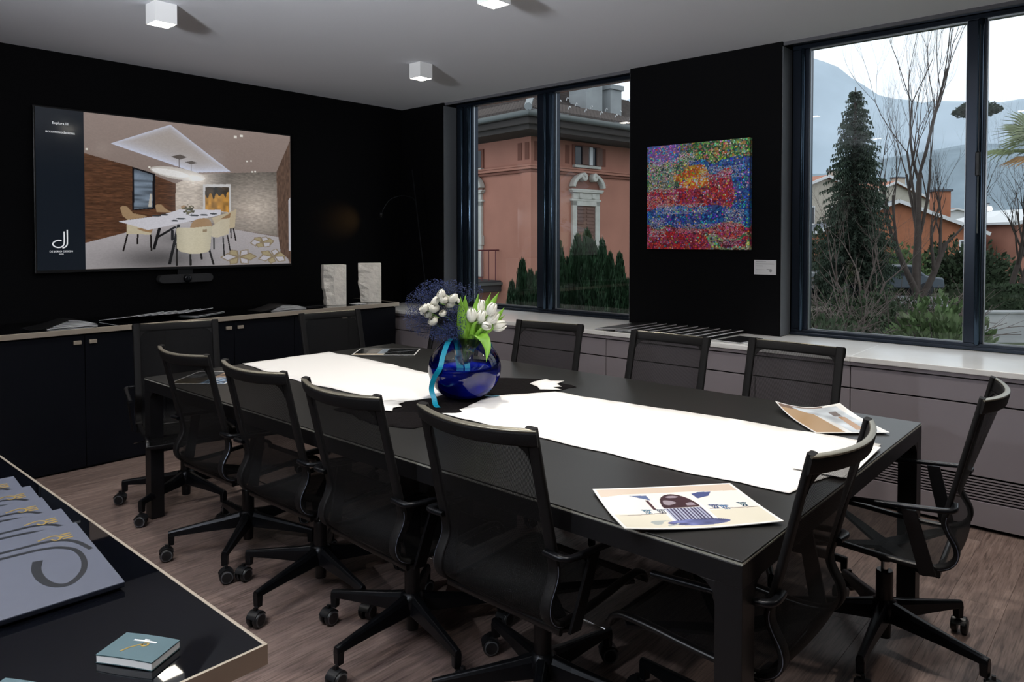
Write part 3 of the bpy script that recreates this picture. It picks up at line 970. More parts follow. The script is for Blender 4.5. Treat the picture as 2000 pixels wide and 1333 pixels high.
for i in range(6):
    flat = i == 5
    b = thing('booklet', 'black booklet with white page edge, %s of six on the sideboard' % ['leftmost', 'second', 'third', 'fourth', 'fifth', 'rightmost'][i], 'book',
              (-5.225, 1.97 + i * .092, CT + .0006 + (0 if flat else .0335)), 0, 'black booklets overlapping on the worktop')
    b.rotation_euler = Matrix.Rotation(math.radians(122), 3, 'Z').to_4x4().to_euler() if flat else (Matrix.Rotation(math.radians(122), 3, 'Z') @ Matrix.Rotation(math.radians(-7.2), 3, 'X')).to_euler()
    box_obj('pages', 'page_white', (.001, .355, .001, .246, .001, .0052), b)
    box_obj('cover', 'book_black', (0, .357, 0, .248, .0052, .0062), b)
    box_obj('back_cover', 'book_black', (0, .357, 0, .248, 0, .001), b)
pp = thing('tablet', 'flat black tablet lying left of the first stone block', 'tablet', (-5.33, 3.45, CT), math.radians(80))
box_obj('body', 'book_black', (-.10, .10, -.07, .07, 0, .007), pp, bevel=.002)
box_obj('screen', 'black_glass', (-.095, .095, -.065, .065, .007, .0078), pp)
tag(box_obj('card', 'card_white', (-5.28, -5.17, 3.80, 3.90, CT, CT + .002)), 'small white card between the two stone blocks', 'card')

# ------------------------------------------------------------------ painting and its card
def canvas_image():
    nx, ny = 330, 320
    U, V = np.meshgrid(np.linspace(0, 1, nx), np.linspace(0, 1, ny))
    A = np.empty((ny, nx, 3)); A[:] = srgb((70, 90, 110))
    wob = (vnoise(U, V, 6, 21) - .5) * .12
    wob2 = (vnoise(U, V, 9, 22) - .5) * .10
    uu, vv = U + wob, V + wob2
    def zone(mk, cols, seed, sc_=26):
        n = vnoise(U, V, sc_, seed)
        n2 = vnoise(U, V, sc_ * 2.3, seed + 50)
        k = ((n * .6 + n2 * .4) * len(cols) * 1.35 - .15 * len(cols)).astype(int).clip(0, len(cols) - 1)
        C = np.array([srgb(c) for c in cols])
        A[mk] = C[k][mk]
    G = [(40, 84, 60), (90, 116, 74), (30, 60, 66), (130, 120, 90), (66, 100, 110)]
    B = [(24, 60, 150), (40, 110, 170), (22, 40, 110), (60, 90, 150), (90, 80, 150)]
    R = [(150, 28, 44), (190, 50, 40), (110, 24, 50), (170, 60, 90), (140, 70, 40)]
    O = [(190, 110, 24), (170, 80, 30), (200, 150, 50)]
    zone(np.ones(U.shape, bool), G, 1)
    zone((vv > .80) & (uu > .5), [(60, 110, 46), (120, 150, 90), (36, 80, 50), (170, 120, 70)], 2)
    zone((vv > .84) & (uu < .35), [(60, 90, 160), (130, 90, 150), (50, 110, 160)], 3)
    zone((vv > .72) & (vv < .82) & (uu > .45), B, 4)
    zone((vv > .4) & (vv < .56), R, 5)
    zone((vv > .4) & (vv < .72) & (uu > .62), R, 6)
    zone((vv > .36) & (vv < .75) & (uu > .88), B, 7)
    zone((vv > .22) & (vv < .40), B, 8)
    zone((vv < .21), R, 9)
    zone((vv < .14) & (uu > .62), [(60, 110, 70), (150, 160, 120), (80, 60, 50)], 10)
    zone((((uu - .83) / .13) ** 2 + ((vv - .07) / .05) ** 2) < 1, [(150, 24, 60), (80, 24, 50)], 12)
    zone(((uu - .48) / .17) ** 2 + ((vv - .70) / .05) ** 2 < 1, O, 13)
    zone(((U - .48) / .15) ** 2 + ((V - .625) / .055) ** 2 < 1, [(230, 220, 180), (230, 170, 60), (200, 90, 40), (210, 215, 220)], 14, 34)
    r = random.Random(4)
    pal = [(240, 238, 230), (220, 60, 50), (60, 160, 200), (240, 190, 60), (30, 20, 30), (220, 120, 170), (90, 180, 110), (250, 250, 250), (240, 130, 60), (30, 50, 130)]
    def dot(cx, cy, rad, c, ring=None):
        i0, i1 = int((cx - rad) * nx) - 1, int((cx + rad) * nx) + 2
        j0, j1 = int((cy - rad) * ny) - 1, int((cy + rad) * ny) + 2
        i0, j0, i1, j1 = max(i0, 0), max(j0, 0), min(i1, nx), min(j1, ny)
        if i1 <= i0 or j1 <= j0:
            return
        d = np.hypot(U[j0:j1, i0:i1] - cx, V[j0:j1, i0:i1] - cy)
        A[j0:j1, i0:i1][d < rad] = srgb(c)
        if ring:
            A[j0:j1, i0:i1][d < rad * .5] = srgb(ring)
    for _ in range(4200):
        cx, cy = r.random(), r.random()
        c = r.choice(pal)
        base = A[min(int(cy * ny), ny - 1), min(int(cx * nx), nx - 1)] * 255
        if r.random() < .80:
            c = tuple(min(255, b_ * r.choice((.45, 1.5, 1.8)) + r.uniform(-10, 30)) for b_ in base)
            c = tuple(max(0, q) for q in c)
        dot(cx, cy, r.uniform(.003, .0075), c, r.choice(pal) if r.random() < .3 else None)
    for (x0, x1, y0, y1, c) in ((.02, .30, .55, .86, (215, 215, 205)), (.0, .32, .40, .52, (220, 190, 190)), (.1, .6, .34, .44, (210, 220, 230)),
                                (.78, .95, .22, .36, (220, 225, 225)), (.3, .9, .16, .24, (225, 180, 190)), (.03, .2, .12, .3, (220, 225, 235)),
                                (.35, .5, .80, .92, (230, 230, 240)), (.72, .93, .05, .13, (220, 180, 190)), (.55, .95, .66, .76, (200, 210, 230))):
        y = y0
        row = 0
        while y < y1:
            x = x0 + (.006 if row % 2 else 0)
            while x < x1:
                if r.random() < .75:
                    dot(x, y, .0036, c)
                x += .0135
            y += .0125; row += 1
    return A * 1.12
px0, px1, pz0, pz1 = -2.866, -2.073, 1.392, 2.152
pt_ = thing('painting', 'square unframed canvas covered in multicoloured dots on the black column', 'painting', (0, YW, 0))
box_obj('stretcher', 'wall_cream', (px0 + .002, px1 - .004, -.040, -.002, pz0 + .002, pz1 - .002), pt_)
CI = canvas_image()
picture('canvas', CI, lambda U, V: np.stack([px0 + U * (px1 - px0), np.full(U.shape, -.043), pz0 + V * (pz1 - pz0)], -1), 'canvas_picture', pt_)
picture('canvas_side', CI[:, -24:][:, ::-1], lambda U, V: np.stack([np.full(U.shape, px1), -.043 + U * .04, pz0 + V * (pz1 - pz0)], -1), 'canvas_picture', pt_)
cd = thing('caption_card', 'small white caption card beside the painting', 'card', (0, YW, 0))
box_obj('card', 'card_white', (-2.052, -1.902, -.005, 0, 1.226, 1.324), cd)
for i, (a, b, z, h) in enumerate(((-2.04, -1.97, 1.312, .003), (-2.04, -1.915, 1.297, .003), (-2.04, -1.99, 1.283, .003), (-2.04, -1.98, 1.258, .002), (-1.965, -1.945, 1.258, .006))):
    box_obj('printed_line', 'card_grey', (a, b, -.0056, -.005, z, z + h), cd)
MB().prism([(-1.938 + .009 * math.cos(a), 1.256 + .010 * math.sin(a) - (.004 if math.sin(a) < -.5 else 0)) for a in [i * PI / 5 for i in range(10)]], .005, .0056,
           Matrix(((1, 0, 0, 0), (0, 0, -1, 0), (0, 1, 0, 0), (0, 0, 0, 1)))).build('stamp', 'card_grey', cd)

# overlapping black booklets on the sill under the painting
ordn = ['first', 'second', 'third', 'fourth', 'fifth', 'sixth', 'seventh', 'eighth', 'ninth']
for i in range(9):
    b = thing('booklet', 'black booklet with pale page edges on windowsill, %s from the left' % ordn[i], 'book', (-2.90 + i * .084, 4.525, .8165), 0,
              'black booklets overlapping on the windowsill')
    b.rotation_euler = (0, math.radians(-5.3), math.radians(-2.5 + rnd.uniform(-.8, .8)))
    b.location.z = .8165 + .0098
    W_, H_ = .20, .50
    box_obj('pages', 'page_white', (-W_ / 2 + .002, W_ / 2 - .002, -H_ / 2 + .002, H_ / 2 - .002, .0010, .0076), b)
    box_obj('cover', 'book_black', (-W_ / 2, W_ / 2, -H_ / 2, H_ / 2, .0076, .0084), b)
    box_obj('back_cover', 'book_black', (-W_ / 2, W_ / 2, -H_ / 2, H_ / 2, 0, .0012), b)
b = thing('booklet', 'single black booklet lying flat at the right end of the sill row', 'book', (-2.0, 4.45, .816), math.radians(-6))
box_obj('pages', 'page_white', (-.083, .083, -.138, .138, .0012, .0068), b)
box_obj('cover', 'book_black', (-.085, .085, -.14, .14, .0068, .008), b)
box_obj('back_cover', 'book_black', (-.085, .085, -.14, .14, 0, .0012), b)

# ------------------------------------------------------------------ conference table
TX0, TX1, TY0, TY1, TZ = -3.97, -0.69, 1.56, 3.22, 0.74
tb = thing('conference_table', 'long black conference table with square legs and pale glass edge', 'table', ((TX0 + TX1) / 2, (TY0 + TY1) / 2, 0))
hx, hy = (TX1 - TX0) / 2, (TY1 - TY0) / 2
box_obj('tabletop', 'table_black', (-hx + .001, hx - .001, -hy + .001, hy - .001, TZ - .005, TZ), tb, bevel=.0012)
box_obj('glass_edge', 'table_edge', (-hx, hx, -hy, hy, TZ - .010, TZ - .0055), tb)
fr = MB()
ap = .055
for (a, b, c, d) in ((-hx, hx, -hy, -hy + .03), (-hx, hx, hy - .03, hy), (-hx, -hx + .03, -hy + .03, hy - .03), (hx - .03, hx, -hy + .03, hy - .03)):
    fr.box(a, b, c, d, TZ - .0105 - ap, TZ - .0105)
fr.build('apron', 'table_frame', tb, bevel=.002)
for sx in (-1, 1):
    for sy in (-1, 1):
        lg = MB()
        x0, x1 = (hx - .068, hx - .0005) if sx > 0 else (-hx + .0005, -hx + .068)
        y0, y1 = (hy - .068, hy - .0005) if sy > 0 else (-hy + .0005, -hy + .068)
        lg.box(x0, x1, y0, y1, 0.004, TZ - .011)
        # rounded knee joining leg and apron
        for ax in (0, 1):
            pr = [(0, 0)] + [(.05 * (1 - math.sin(math.radians(a))), -.05 * (1 - math.cos(math.radians(a)))) for a in range(0, 91, 15)]
            if ax == 0:
                xx, s_ = (x0, -1) if sx > 0 else (x1, 1)
                yy = (hy - .03, hy - .001) if sy > 0 else (-hy + .001, -hy + .03)
                vs = [(xx + s_ * p[0], y, TZ - .0655 + p[1]) for y in yy for p in pr]
            else:
                xx, s_ = (y0, -1) if sy > 0 else (y1, 1)
                yy = (hx - .03, hx - .001) if sx > 0 else (-hx + .001, -hx + .03)
                vs = [(y, xx + s_ * p[0], TZ - .0655 + p[1]) for y in yy for p in pr]
            n = len(pr)
            fs = [tuple(range(n)), tuple(range(n, 2 * n))[::-1]] + [(k, (k + 1) % n, (k + 1) % n + n, k + n) for k in range(n)]
            lg.add(vs, fs)
        lg.build('leg', 'table_frame', tb, bevel=.0015)
# the dark box hanging under the middle of the table (cable outlet housing)
box_obj('cable_box', 'table_frame', (-.42, .08, -.12, .18, .10, .60), tb, bevel=.004)
box_obj('cable_post', 'table_frame', (-.25, -.10, -.05, .10, .60, TZ - .011), tb)

# ------------------------------------------------------------------ cloths and napkins
def wavy(poly, amp, step, seed):
    r = random.Random(seed)
    out = []
    n = len(poly)
    for i in range(n):
        a, b = Vector((*poly[i], 0)), Vector((*poly[(i + 1) % n], 0))
        L = (b - a).length
        m = max(1, int(L / step))
        nrm = Vector((-(b - a).y, (b - a).x, 0)).normalized()
        ph = r.uniform(0, 6)
        for k in range(m):
            t = k / m
            e = min(1, 4 * t, 4 * (1 - t)) if m > 2 else 0
            p = a.lerp(b, t) + nrm * (amp * e * (math.sin(t * L * 18 + ph) * .6 + r.uniform(-.6, .6)))
            out.append((p.x, p.y))
    return out
def cloth(name, label, poly, m, z, group=None, amp=.008, h=.0016, ripple=.0, cat='cloth', seed=1):
    pts = wavy(poly, amp, .045, seed)
    bm = bmesh.new()
    vs = [bm.verts.new((x, y, 0)) for x, y in pts]
    f = bm.faces.new(vs)
    bmesh.ops.triangulate(bm, faces=[f])
    for _ in range(3 if ripple else 2):
        es = [e for e in bm.edges if e.calc_length() > .07]
        if es:
            bmesh.ops.subdivide_edges(bm, edges=es, cuts=1)
            bmesh.ops.triangulate(bm, faces=bm.faces[:])
    for v in bm.verts:
        nz = noise.noise(Vector((v.co.x * 5 + seed, v.co.y * 5, 0)))
        v.co.z = z + h / 2 + .0005 + ripple * max(0, nz + .12)
    bmesh.ops.recalc_face_normals(bm, faces=bm.faces)
    me = bpy.data.meshes.new(name)
    bm.to_mesh(me); bm.free()
    me.polygons.foreach_set('use_smooth', [True] * len(me.polygons))
    me.materials.append(MATS[m])
    o = bpy.data.objects.new(name, me); col.objects.link(o)
    md = o.modifiers.new('solid', 'SOLIDIFY'); md.thickness = h; md.offset = 0
    return tag(o, label, cat, group)
cloth('black_runner', 'crinkled black cloth laid across the table under the vase', [(-2.62, 1.80), (-2.56, 2.30), (-2.62, 2.76), (-2.36, 2.90), (-2.12, 2.86), (-2.14, 2.71), (-2.16, 2.45), (-2.08, 2.20), (-2.12, 1.82), (-2.26, 1.76)],
      'cloth_black', TZ, ripple=.004, amp=.014, seed=3)
cloth('white_runner', 'white cloth runner on the far half of the table', [(-4.0 + .04, 2.10), (-3.96, 2.26), (-3.955, 2.69), (-3.53, 2.68), (-3.10, 2.635), (-2.80, 2.60), (-2.50, 2.58), (-2.46, 2.22), (-2.54, 2.0), (-2.70, 2.05), (-3.22, 2.03), (-3.7, 2.07)],
      'cloth_white', TZ + .0022, amp=.009, seed=5, ripple=.0015)
cloth('white_runner', 'white cloth runner on the near half of the table', [(-2.235, 2.05), (-2.205, 2.15), (-2.285, 2.43), (-2.126, 2.70), (-1.84, 2.71), (-1.34, 2.758), (-0.72, 2.77), (-0.715, 2.42), (-0.775, 2.06), (-1.16, 2.035), (-1.69, 2.04), (-2.0, 2.05)],
      'cloth_white', TZ + .0022, amp=.008, seed=8, ripple=.0015)
cloth('white_napkin', 'white star-shaped napkin on black cloth right of the vase', [(-2.326, 2.751), (-2.343, 2.80), (-2.335, 2.893), (-2.29, 2.87), (-2.238, 2.916), (-2.22, 2.83), (-2.165, 2.80), (-2.19, 2.76), (-2.12, 2.74), (-2.204, 2.68), (-2.25, 2.72)],
      'cloth_white', TZ + .006, amp=.003, seed=9, ripple=.004)
cloth('white_napkin', 'white star-shaped napkin on black cloth behind the third near chair', [(-2.60, 1.98), (-2.55, 2.06), (-2.479, 2.074), (-2.47, 2.03), (-2.42, 2.01), (-2.43, 1.97), (-2.385, 1.93), (-2.45, 1.90), (-2.53, 1.92), (-2.58, 1.90)],
      'cloth_white', TZ + .006, amp=.003, seed=10, ripple=.003)

# ------------------------------------------------------------------ photographic prints on the table
def print_sheet(label, c, rz, w, h, fn, curl=(0, 0, 0, 0), nx=170, ny=124, z=TZ + .002):
    U, V = np.meshgrid(np.linspace(0, 1, nx), np.linspace(0, 1, ny))
    A = fn(U, V)
    bd = (U < .018) | (U > .982) | (V < .024) | (V > .976)
    A[bd] = srgb((240, 240, 238))
    s = thing('photo_print', label, 'photo', (c[0], c[1], z), rz)
    def pos(zoff, k=1.0):
        def g(U, V):
            zz = zoff + curl[0] * np.clip(1 - (U + V) * 1.6, 0, 1) ** 2 + curl[1] * np.clip(1 - ((1 - U) + V) * 1.6, 0, 1) ** 2 + \
                curl[2] * np.clip(1 - ((1 - U) + (1 - V)) * 1.6, 0, 1) ** 2 + curl[3] * np.clip(1 - (U + (1 - V)) * 1.6, 0, 1) ** 2
            return np.stack([(U - .5) * w, (V - .5) * h, zz], -1)
        return g
    picture('picture', A, pos(.0020), 'print_picture', s)
    g = pos(.0004)
    def q(u, v):
        return tuple(g(np.array(u), np.array(v)))
    MB().grid(q, 26, 22).build('paper', 'paper_white', s, solid=.0008, smooth=True)
    return s
def img_near(U, V):
    V_ = 1 - V           # v measured from the top edge of the picture
    A = np.empty(U.shape + (3,)); A[:] = srgb((236, 234, 228))
    def fill(pts, c):
        A[pmask(U, V_, pts)] = srgb(c)
    fill([(0, 0), (1, 0), (1, .2), (.66, .17), (.19, .16), (0, .22)], (212, 196, 180))
    fill([(.0, .62), (.3, .66), (.6, .64), (1, .60), (1, 1), (0, 1)], (222, 218, 202))
    fill([(.21, .20), (.33, .21), (.33, .34)], (92, 108, 146))
    fill([(.64, .23), (.70, .19), (.79, .20), (.74, .30), (.65, .35)], (70, 84, 130))
    for a, b in ((.29, .35), ):
        fill([(a, .33), (a + .02, .33), (a + .02, .56), (a, .56)], (74, 50, 54))
    mk = (((U - .49) / .125) ** 2 + ((V_ - .54) / .33) ** 2 < 1) & (V_ < .54)
    A[mk] = srgb((62, 44, 50))
    mk2 = (((U - .49) / .105) ** 2 + ((V_ - .53) / .28) ** 2 < 1) & (V_ < .50) & (vnoise(U, V, 12, 31) > .5)
    A[mk2] = srgb((150, 140, 150))
    mk = (U > .365) & (U < .615) & (V_ > .55) & (V_ < .84)
    A[mk] = np.where((np.floor(U * 90) % 2 == 0)[..., None], srgb((70, 66, 92)), srgb((170, 176, 200)))[mk]
    fill([(.345, .30), (.365, .28), (.365, .86), (.345, .86)], (240, 240, 240))
    fill([(.615, .28), (.64, .30), (.64, .86), (.615, .86)], (240, 240, 240))
    mk = ((U - .5) / .2) ** 2 + ((V_ - .87) / .07) ** 2 < 1
    A[mk] = (srgb((84, 90, 128)) * (.7 + .8 * vnoise(U, V, 20, 33))[..., None])[mk]
    mk = (((U - .27) / .1) ** 2 + ((V_ - .87) / .07) ** 2 < 1) & (vnoise(U, V, 26, 34) > .5)
    A[mk] = srgb((170, 178, 176))
    for cx, cy, c in ((.24, .55, (90, 120, 140)), (.33, .56, (60, 70, 90)), (.70, .52, (60, 80, 120)), (.76, .54, (70, 110, 150)), (.90, .5, (30, 70, 90))):
        for q in range(4):
            A[segdist(U, V_, (cx - .02 + q * .012, cy), (cx - .01 + q * .010, cy + .09)) < .004] = srgb(c)
        A[segdist(U, V_, (cx - .02, cy), (cx + .025, cy + .01)) < .012] = srgb(c)
    A[segdist(U, V_, (.05, .66), (.35, .64)) < .006] = srgb((120, 110, 100))
    A[segdist(U, V_, (.66, .60), (.97, .62)) < .006] = srgb((120, 110, 100))
    return A
def img_right(U, V):
    A = np.empty(U.shape + (3,)); A[:] = srgb((226, 226, 224))
    A[(U < .42)] = srgb((176, 146, 110))
    A[(V > .88) & (U < .7)] = srgb((120, 96, 80))
    mk = pmask(U, V, [(.2, .95), (.42, .7), (.5, .3), (.5, 0), (.9, 0), (.9, .95)])
    A[mk] = (srgb((206, 214, 222)) * (.8 + .3 * vnoise(U, V, 7, 41))[..., None])[mk]
    A[pmask(U, V, [(.62, .1), (.74, .1), (.80, .6), (.70, .6)])] = srgb((170, 128, 84))
    A[pmask(U, V, [(.66, .62), (.78, .6), (.8, .8), (.68, .8)])] = srgb((120, 112, 110))
    return A
def img_left(U, V):
    A = np.empty(U.shape + (3,)); n = vnoise(U, V, 9, 51)
    A[:] = srgb((70, 72, 74)); A *= (.5 + n)[..., None]
    mk = U > .55
    A[mk] = (srgb((176, 150, 128)) * (.6 + .6 * n)[..., None])[mk]
    mk = (U > .55) & (V < .5)
    A[mk] = (srgb((110, 134, 160)) * (.4 + 1.0 * vnoise(U, V, 22, 52))[..., None])[mk]
    mk = (U < .5) & (V < .45)
    A[mk] = (srgb((84, 76, 62)) * (.4 + 1.0 * vnoise(U, V, 25, 53))[..., None])[mk]
    for k in range(4):
        A[segdist(U, V, (.6, .3 + k * .08), (.9, .1 + k * .14)) < .012] = srgb((200, 206, 214))
    return A
def img_far(U, V):
    A = np.empty(U.shape + (3,)); A[:] = srgb((26, 28, 30))
    mk = (U > .2) & (U < .5)
    A[mk] = (srgb((120, 116, 112)) * (.6 + .5 * vnoise(U, V, 10, 61))[..., None])[mk]
    A[(U > .38) & (U < .5)] = srgb((140, 150, 160))
    A[(V < .2) & (U < .5)] = srgb((190, 170, 140))
    A[segdist(U, V, (.5, .35), (.95, .75)) < .03] = srgb((96, 100, 104))
    return A
def sheet_from(corner_list):
    """centre, rotation and size from the four table positions (top-left, top-right, bottom-right, bottom-left)"""
    P = [Vector(p) for p in corner_list]
    c = (P[0] + P[1] + P[2] + P[3]) / 4
    e = ((P[1] - P[0]) + (P[2] - P[3])) / 2
    h = ((P[0] - P[3]) + (P[1] - P[2])) / 2
    return (c.x, c.y), math.atan2(e.y, e.x), e.length, h.length
c, a, w, h = sheet_from([(-1.204, 1.709), (-0.926, 2.033), (-0.711, 1.821), (-0.969, 1.501)])
print_sheet('large photo print of an arched hallway at the near table corner', c, a, w, h, img_near, curl=(.012, .006, 0, .004), nx=240, ny=170, z=TZ + .004)
c, a, w, h = sheet_from([(-1.245, 3.049), (-1.006, 3.20), (-0.735, 2.98), (-0.905, 2.754)])
print_sheet('beige and white photo print at the far right table corner', (c[0] + .0, c[1] - .0), a, w, h, img_right, curl=(0, 0, .02, .03), z=TZ + .006)
c, a, w, h = sheet_from([(-3.93, 1.80), (-3.70, 1.975), (-3.46, 1.77), (-3.66, 1.58)])
print_sheet('dark glossy photo print seen between the first near chairs', c, a, w, h, img_left)
c, a, w, h = sheet_from([(-3.90, 2.885), (-3.62, 3.16), (-3.424, 2.956), (-3.74, 2.71)])
print_sheet('dark photo print with white border at the far table end', c, a, w, h, img_far, z=TZ + .005)
c = thing('photo_print', 'white sheets lying at the table edge behind the near end chair', 'photo', (-.775, 2.50, TZ + .008), math.radians(3))
MB().grid(lambda u, v: ((u - .5) * .16, (v - .5) * .42, .0006), 3, 5).build('paper', 'paper_white', c, solid=.001)
MB().grid(lambda u, v: ((u - .5) * .15 - .01, (v - .5) * .40 - .02, .0022), 3, 5).build('paper', 'paper_white', c, solid=.001)

# ------------------------------------------------------------------ vase with flowers
VX, VY = -2.355, 2.325
vz = TZ + .007
R_ = .166
vase = thing('vase', 'round clear glass bowl vase with cobalt blue lower half', 'vase', (VX, VY, vz))
cyz, rz_ = .132, .147
prof_o = []
for i in range(25):
    a = math.radians(-62 + i * (62 + 68) / 24)
    prof_o.append((R_ * math.cos(a), cyz + rz_ * math.sin(a)))
prof_o = [(0, prof_o[0][1])] + prof_o
top = prof_o[-1]
prof_o += [(top[0] * .93, top[1] + .004), (.054, .274)]
MB().lathe(prof_o, seg=48).build('bowl', 'vase_glass', vase, smooth=True)
cup = [(.054, .274), (.048, .22), (.038, .175), (.022, .15), (.0, .148)]
MB().lathe(cup, seg=32).build('inner_cup', 'vase_glass', vase, smooth=True)
lp = [(0, .0055)]
for i in range(15):
    a = math.radians(-60 + i * (60 + 6) / 14)
    lp.append((R_ * .985 * math.cos(a), cyz + rz_ * .985 * math.sin(a)))
lp += [(R_ * .95, cyz + .012), (R_ * .6, cyz + .006), (0, cyz + .004)]
MB().lathe(lp, seg=48).build('blue_water', 'cobalt', vase, smooth=True)
rw = Vector((math.cos(YAW), math.sin(YAW), 0))      # direction along which the bouquet spreads (across the table corner)
dw = Vector((-math.sin(YAW), math.cos(YAW), 0))
def vp(a, d, z):
    """point of the bouquet: a metres along the spread, d away from the seats, z above the table"""
    return Vector((VX, VY, TZ)) + rw * a + dw * d + Vector((0, 0, z))
def ribbon(name, pts, w, parent=None, label=None):
    P = smooth_path(pts, 6)
    o = MB().sweep(P, [(-w / 2, -.0006), (w / 2, -.0006), (w / 2, .0006), (-w / 2, .0006)], rw).build(name, 'ribbon', parent, smooth=False)
    return o
rb = thing('ribbon', 'teal satin ribbon looped over the vase rim and down to the cloth', 'ribbon', (0, 0, 0))
ribbon('ribbon_loop', [vp(-.022, -.03, .20), vp(-.035, -.045, .262), vp(-.052, -.05, .281), vp(-.072, -.075, .262), vp(-.088, -.125, .21), vp(-.098, -.15, .165), vp(-.125, -.137, .12), vp(-.138, -.125, .07), vp(-.125, -.14, .03), vp(-.115, -.17, .009), vp(-.10, -.215, .0085)], .022, rb)
ribbon('ribbon_tail', [vp(.03, -.02, .22), vp(.05, -.01, .272), vp(.07, .0, .278), vp(.10, .05, .255), vp(.125, .09, .19)], .026, rb)
ribbon('ribbon_tail', [vp(.09, .02, .0095), vp(.12, .0, .0105), vp(.155, .015, .0095)], .016, rb)
ribbon('ribbon_knot', [vp(-.03, -.01, .20), vp(-.02, -.02, .15), vp(-.015, -.03, .12), vp(-.01, -.03, .10)], .03, rb)
ribbon('ribbon_knot', [vp(.01, -.02, .17), vp(.015, -.03, .14), vp(.01, -.03, .10)], .024, rb)

HV = 437.0
def bp(px, py, d=0.0):
    """bouquet coordinates measured in the photograph's scale at the vase"""
    return vp((px - 911) / HV, d, (785 - py) / HV)
mouth = bp(915, 668, 0)
def rose(loc, r, label):
    rr = random.Random(hash((round(loc.x, 3), round(loc.z, 3))) % 999)
    m = MB()
    # layered petals: short cupped shells around a tight core
    for ring, (n, rad, f1) in enumerate(((3, .42, .90), (4, .62, .84), (5, .82, .74), (6, 1.0, .64), (5, 1.08, .52))):
        for k in range(n):
            a0 = 2 * PI * k / n + ring * .7 + rr.uniform(-.15, .15)
            half = PI / n * 1.3
            k1 = rr.uniform(.94, 1.06)
            def pf(u, v, a0=a0, half=half, rad=rad, f1=f1, k1=k1):
                a = a0 + (u - .5) * 2 * half
                fi = PI * (.12 + (f1 - .12) * v * (.90 + .10 * math.cos((u - .5) * PI)))
                rd = r * rad * k1 * math.sin(fi) * (1 + .10 * max(0, v - .75) * 4 * (ring > 2))
                return (rd * math.cos(a), rd * math.sin(a), -r * rad * .95 * math.cos(fi))
            m.grid(pf, 6, 5)
    g = thing('rose', label, 'flower', loc, 0, 'white roses in the bouquet')
    g.rotation_euler = (rr.uniform(.5, 1.2), rr.uniform(-.4, .4), rr.uniform(-.9, .9))
    m.build('petals', 'rose', g, smooth=True, fix=False)
    MB().lathe([(0, -.6 * r), (.35 * r, -.5 * r), (.55 * r, -.25 * r), (.3 * r, -.3 * r)], seg=8).build('calyx', 'stem', g, smooth=True)
    MB().tube(smooth_path([(0, 0, -.5 * r), (0, .01, -.5 * r - .03), (.01, .02, -.5 * r - .07)], 3), .0016, 5).build('stem', 'stem', g)
    return g
rs = [(867, 574, .019, 'topmost'), (874, 582, .018, 'just below the topmost'), (891, 580, .019, 'upper right'), (886, 590, .018, 'right of centre'),
      (854, 588, .018, 'upper left of centre'), (855, 599, .019, 'centre'), (835, 600, .017, 'leftmost open'), (843, 612, .015, 'lower left'),
      (851, 626, .018, 'lowest'), (871, 611, .013, 'small one at lower centre')]
for x_, y_, r_, w_ in rs:
    rose(bp(x_, y_, -.09 + rnd.uniform(-.02, .02)), r_ * 1.15, 'white rose in the bouquet, ' + w_)
for x_, y_, w_ in ((844, 595, 'between the left roses'), (831, 609, 'at the far left'), (902, 586, 'beside the leaves')):
    tag(MB().lathe([(0, -.011), (.005, -.008), (.0075, 0), (.005, .008), (0, .011)], c=bp(x_, y_, -.10), seg=10).build('rose_bud', 'rose', smooth=True),
        'small closed white rose bud ' + w_, 'flower')
def tulip(base, head, r, label, tilt):
    d = (head - base).normalized()
    g = thing('tulip', label, 'flower', head, 0, 'white tulips in the bouquet')
    M = d.lerp(Vector(tilt), .6).normalized().to_track_quat('Z', 'Y').to_matrix().to_4x4()
    for k in range(6):
        inner = k % 2
        m = MB()
        a0 = k * PI / 3
        def pf(u, v, a0=a0, inner=inner):
            a = a0 + (u - .5) * 1.35 * (1 - .55 * v * v)
            rd = r * (1.0 - .10 * inner) * math.sin(PI * min(.08 + v * .80, 1)) ** .6 * (1.0 + .05 * math.sin(a0 * 3))
            return M @ Vector((rd * math.cos(a), rd * math.sin(a), r * (-1.15 + 2.55 * v - .3 * abs(u - .5) * v)))
        m.grid(pf, 5, 6).build('petal', 'tulip', g, smooth=True, fix=False, solid=.0008)
    q = base - head
    pth = smooth_path([M @ Vector((0, 0, -r * 1.15)), q * .25 + Vector((0, 0, .012)), q * .6 + Vector((0, 0, .012)), q], 5)
    MB().tube(pth, .0028, 6).build('stem', 'stem', g, smooth=True)
tl = [(926, 617, .022, 'egg-shaped, nearest the tall leaves', (-.1, 0, 1)), (944, 622, .024, 'at the centre of the tulips', (.1, -.2, .8)),
      (941, 602, .022, 'behind the centre one', (.1, .1, 1)), (965, 605, .021, 'upper right', (.4, 0, .8)), (966, 623, .024, 'wide open on the right', (.6, -.2, .6)),
      (978, 640, .024, 'rightmost and lowest, with spread petals', (.8, -.2, -.1)), (955, 637, .018, 'drooping small one', (.2, -.3, -.6))]
for i, (x_, y_, r_, w_, t_) in enumerate(tl):
    tulip(bp(915 + i * 2, 690, -.01), bp(x_, y_, -.06 + .03 * (i % 3)), r_ * 1.12, 'white tulip, ' + w_, rw * t_[0] + dw * t_[1] + Vector((0, 0, t_[2])))
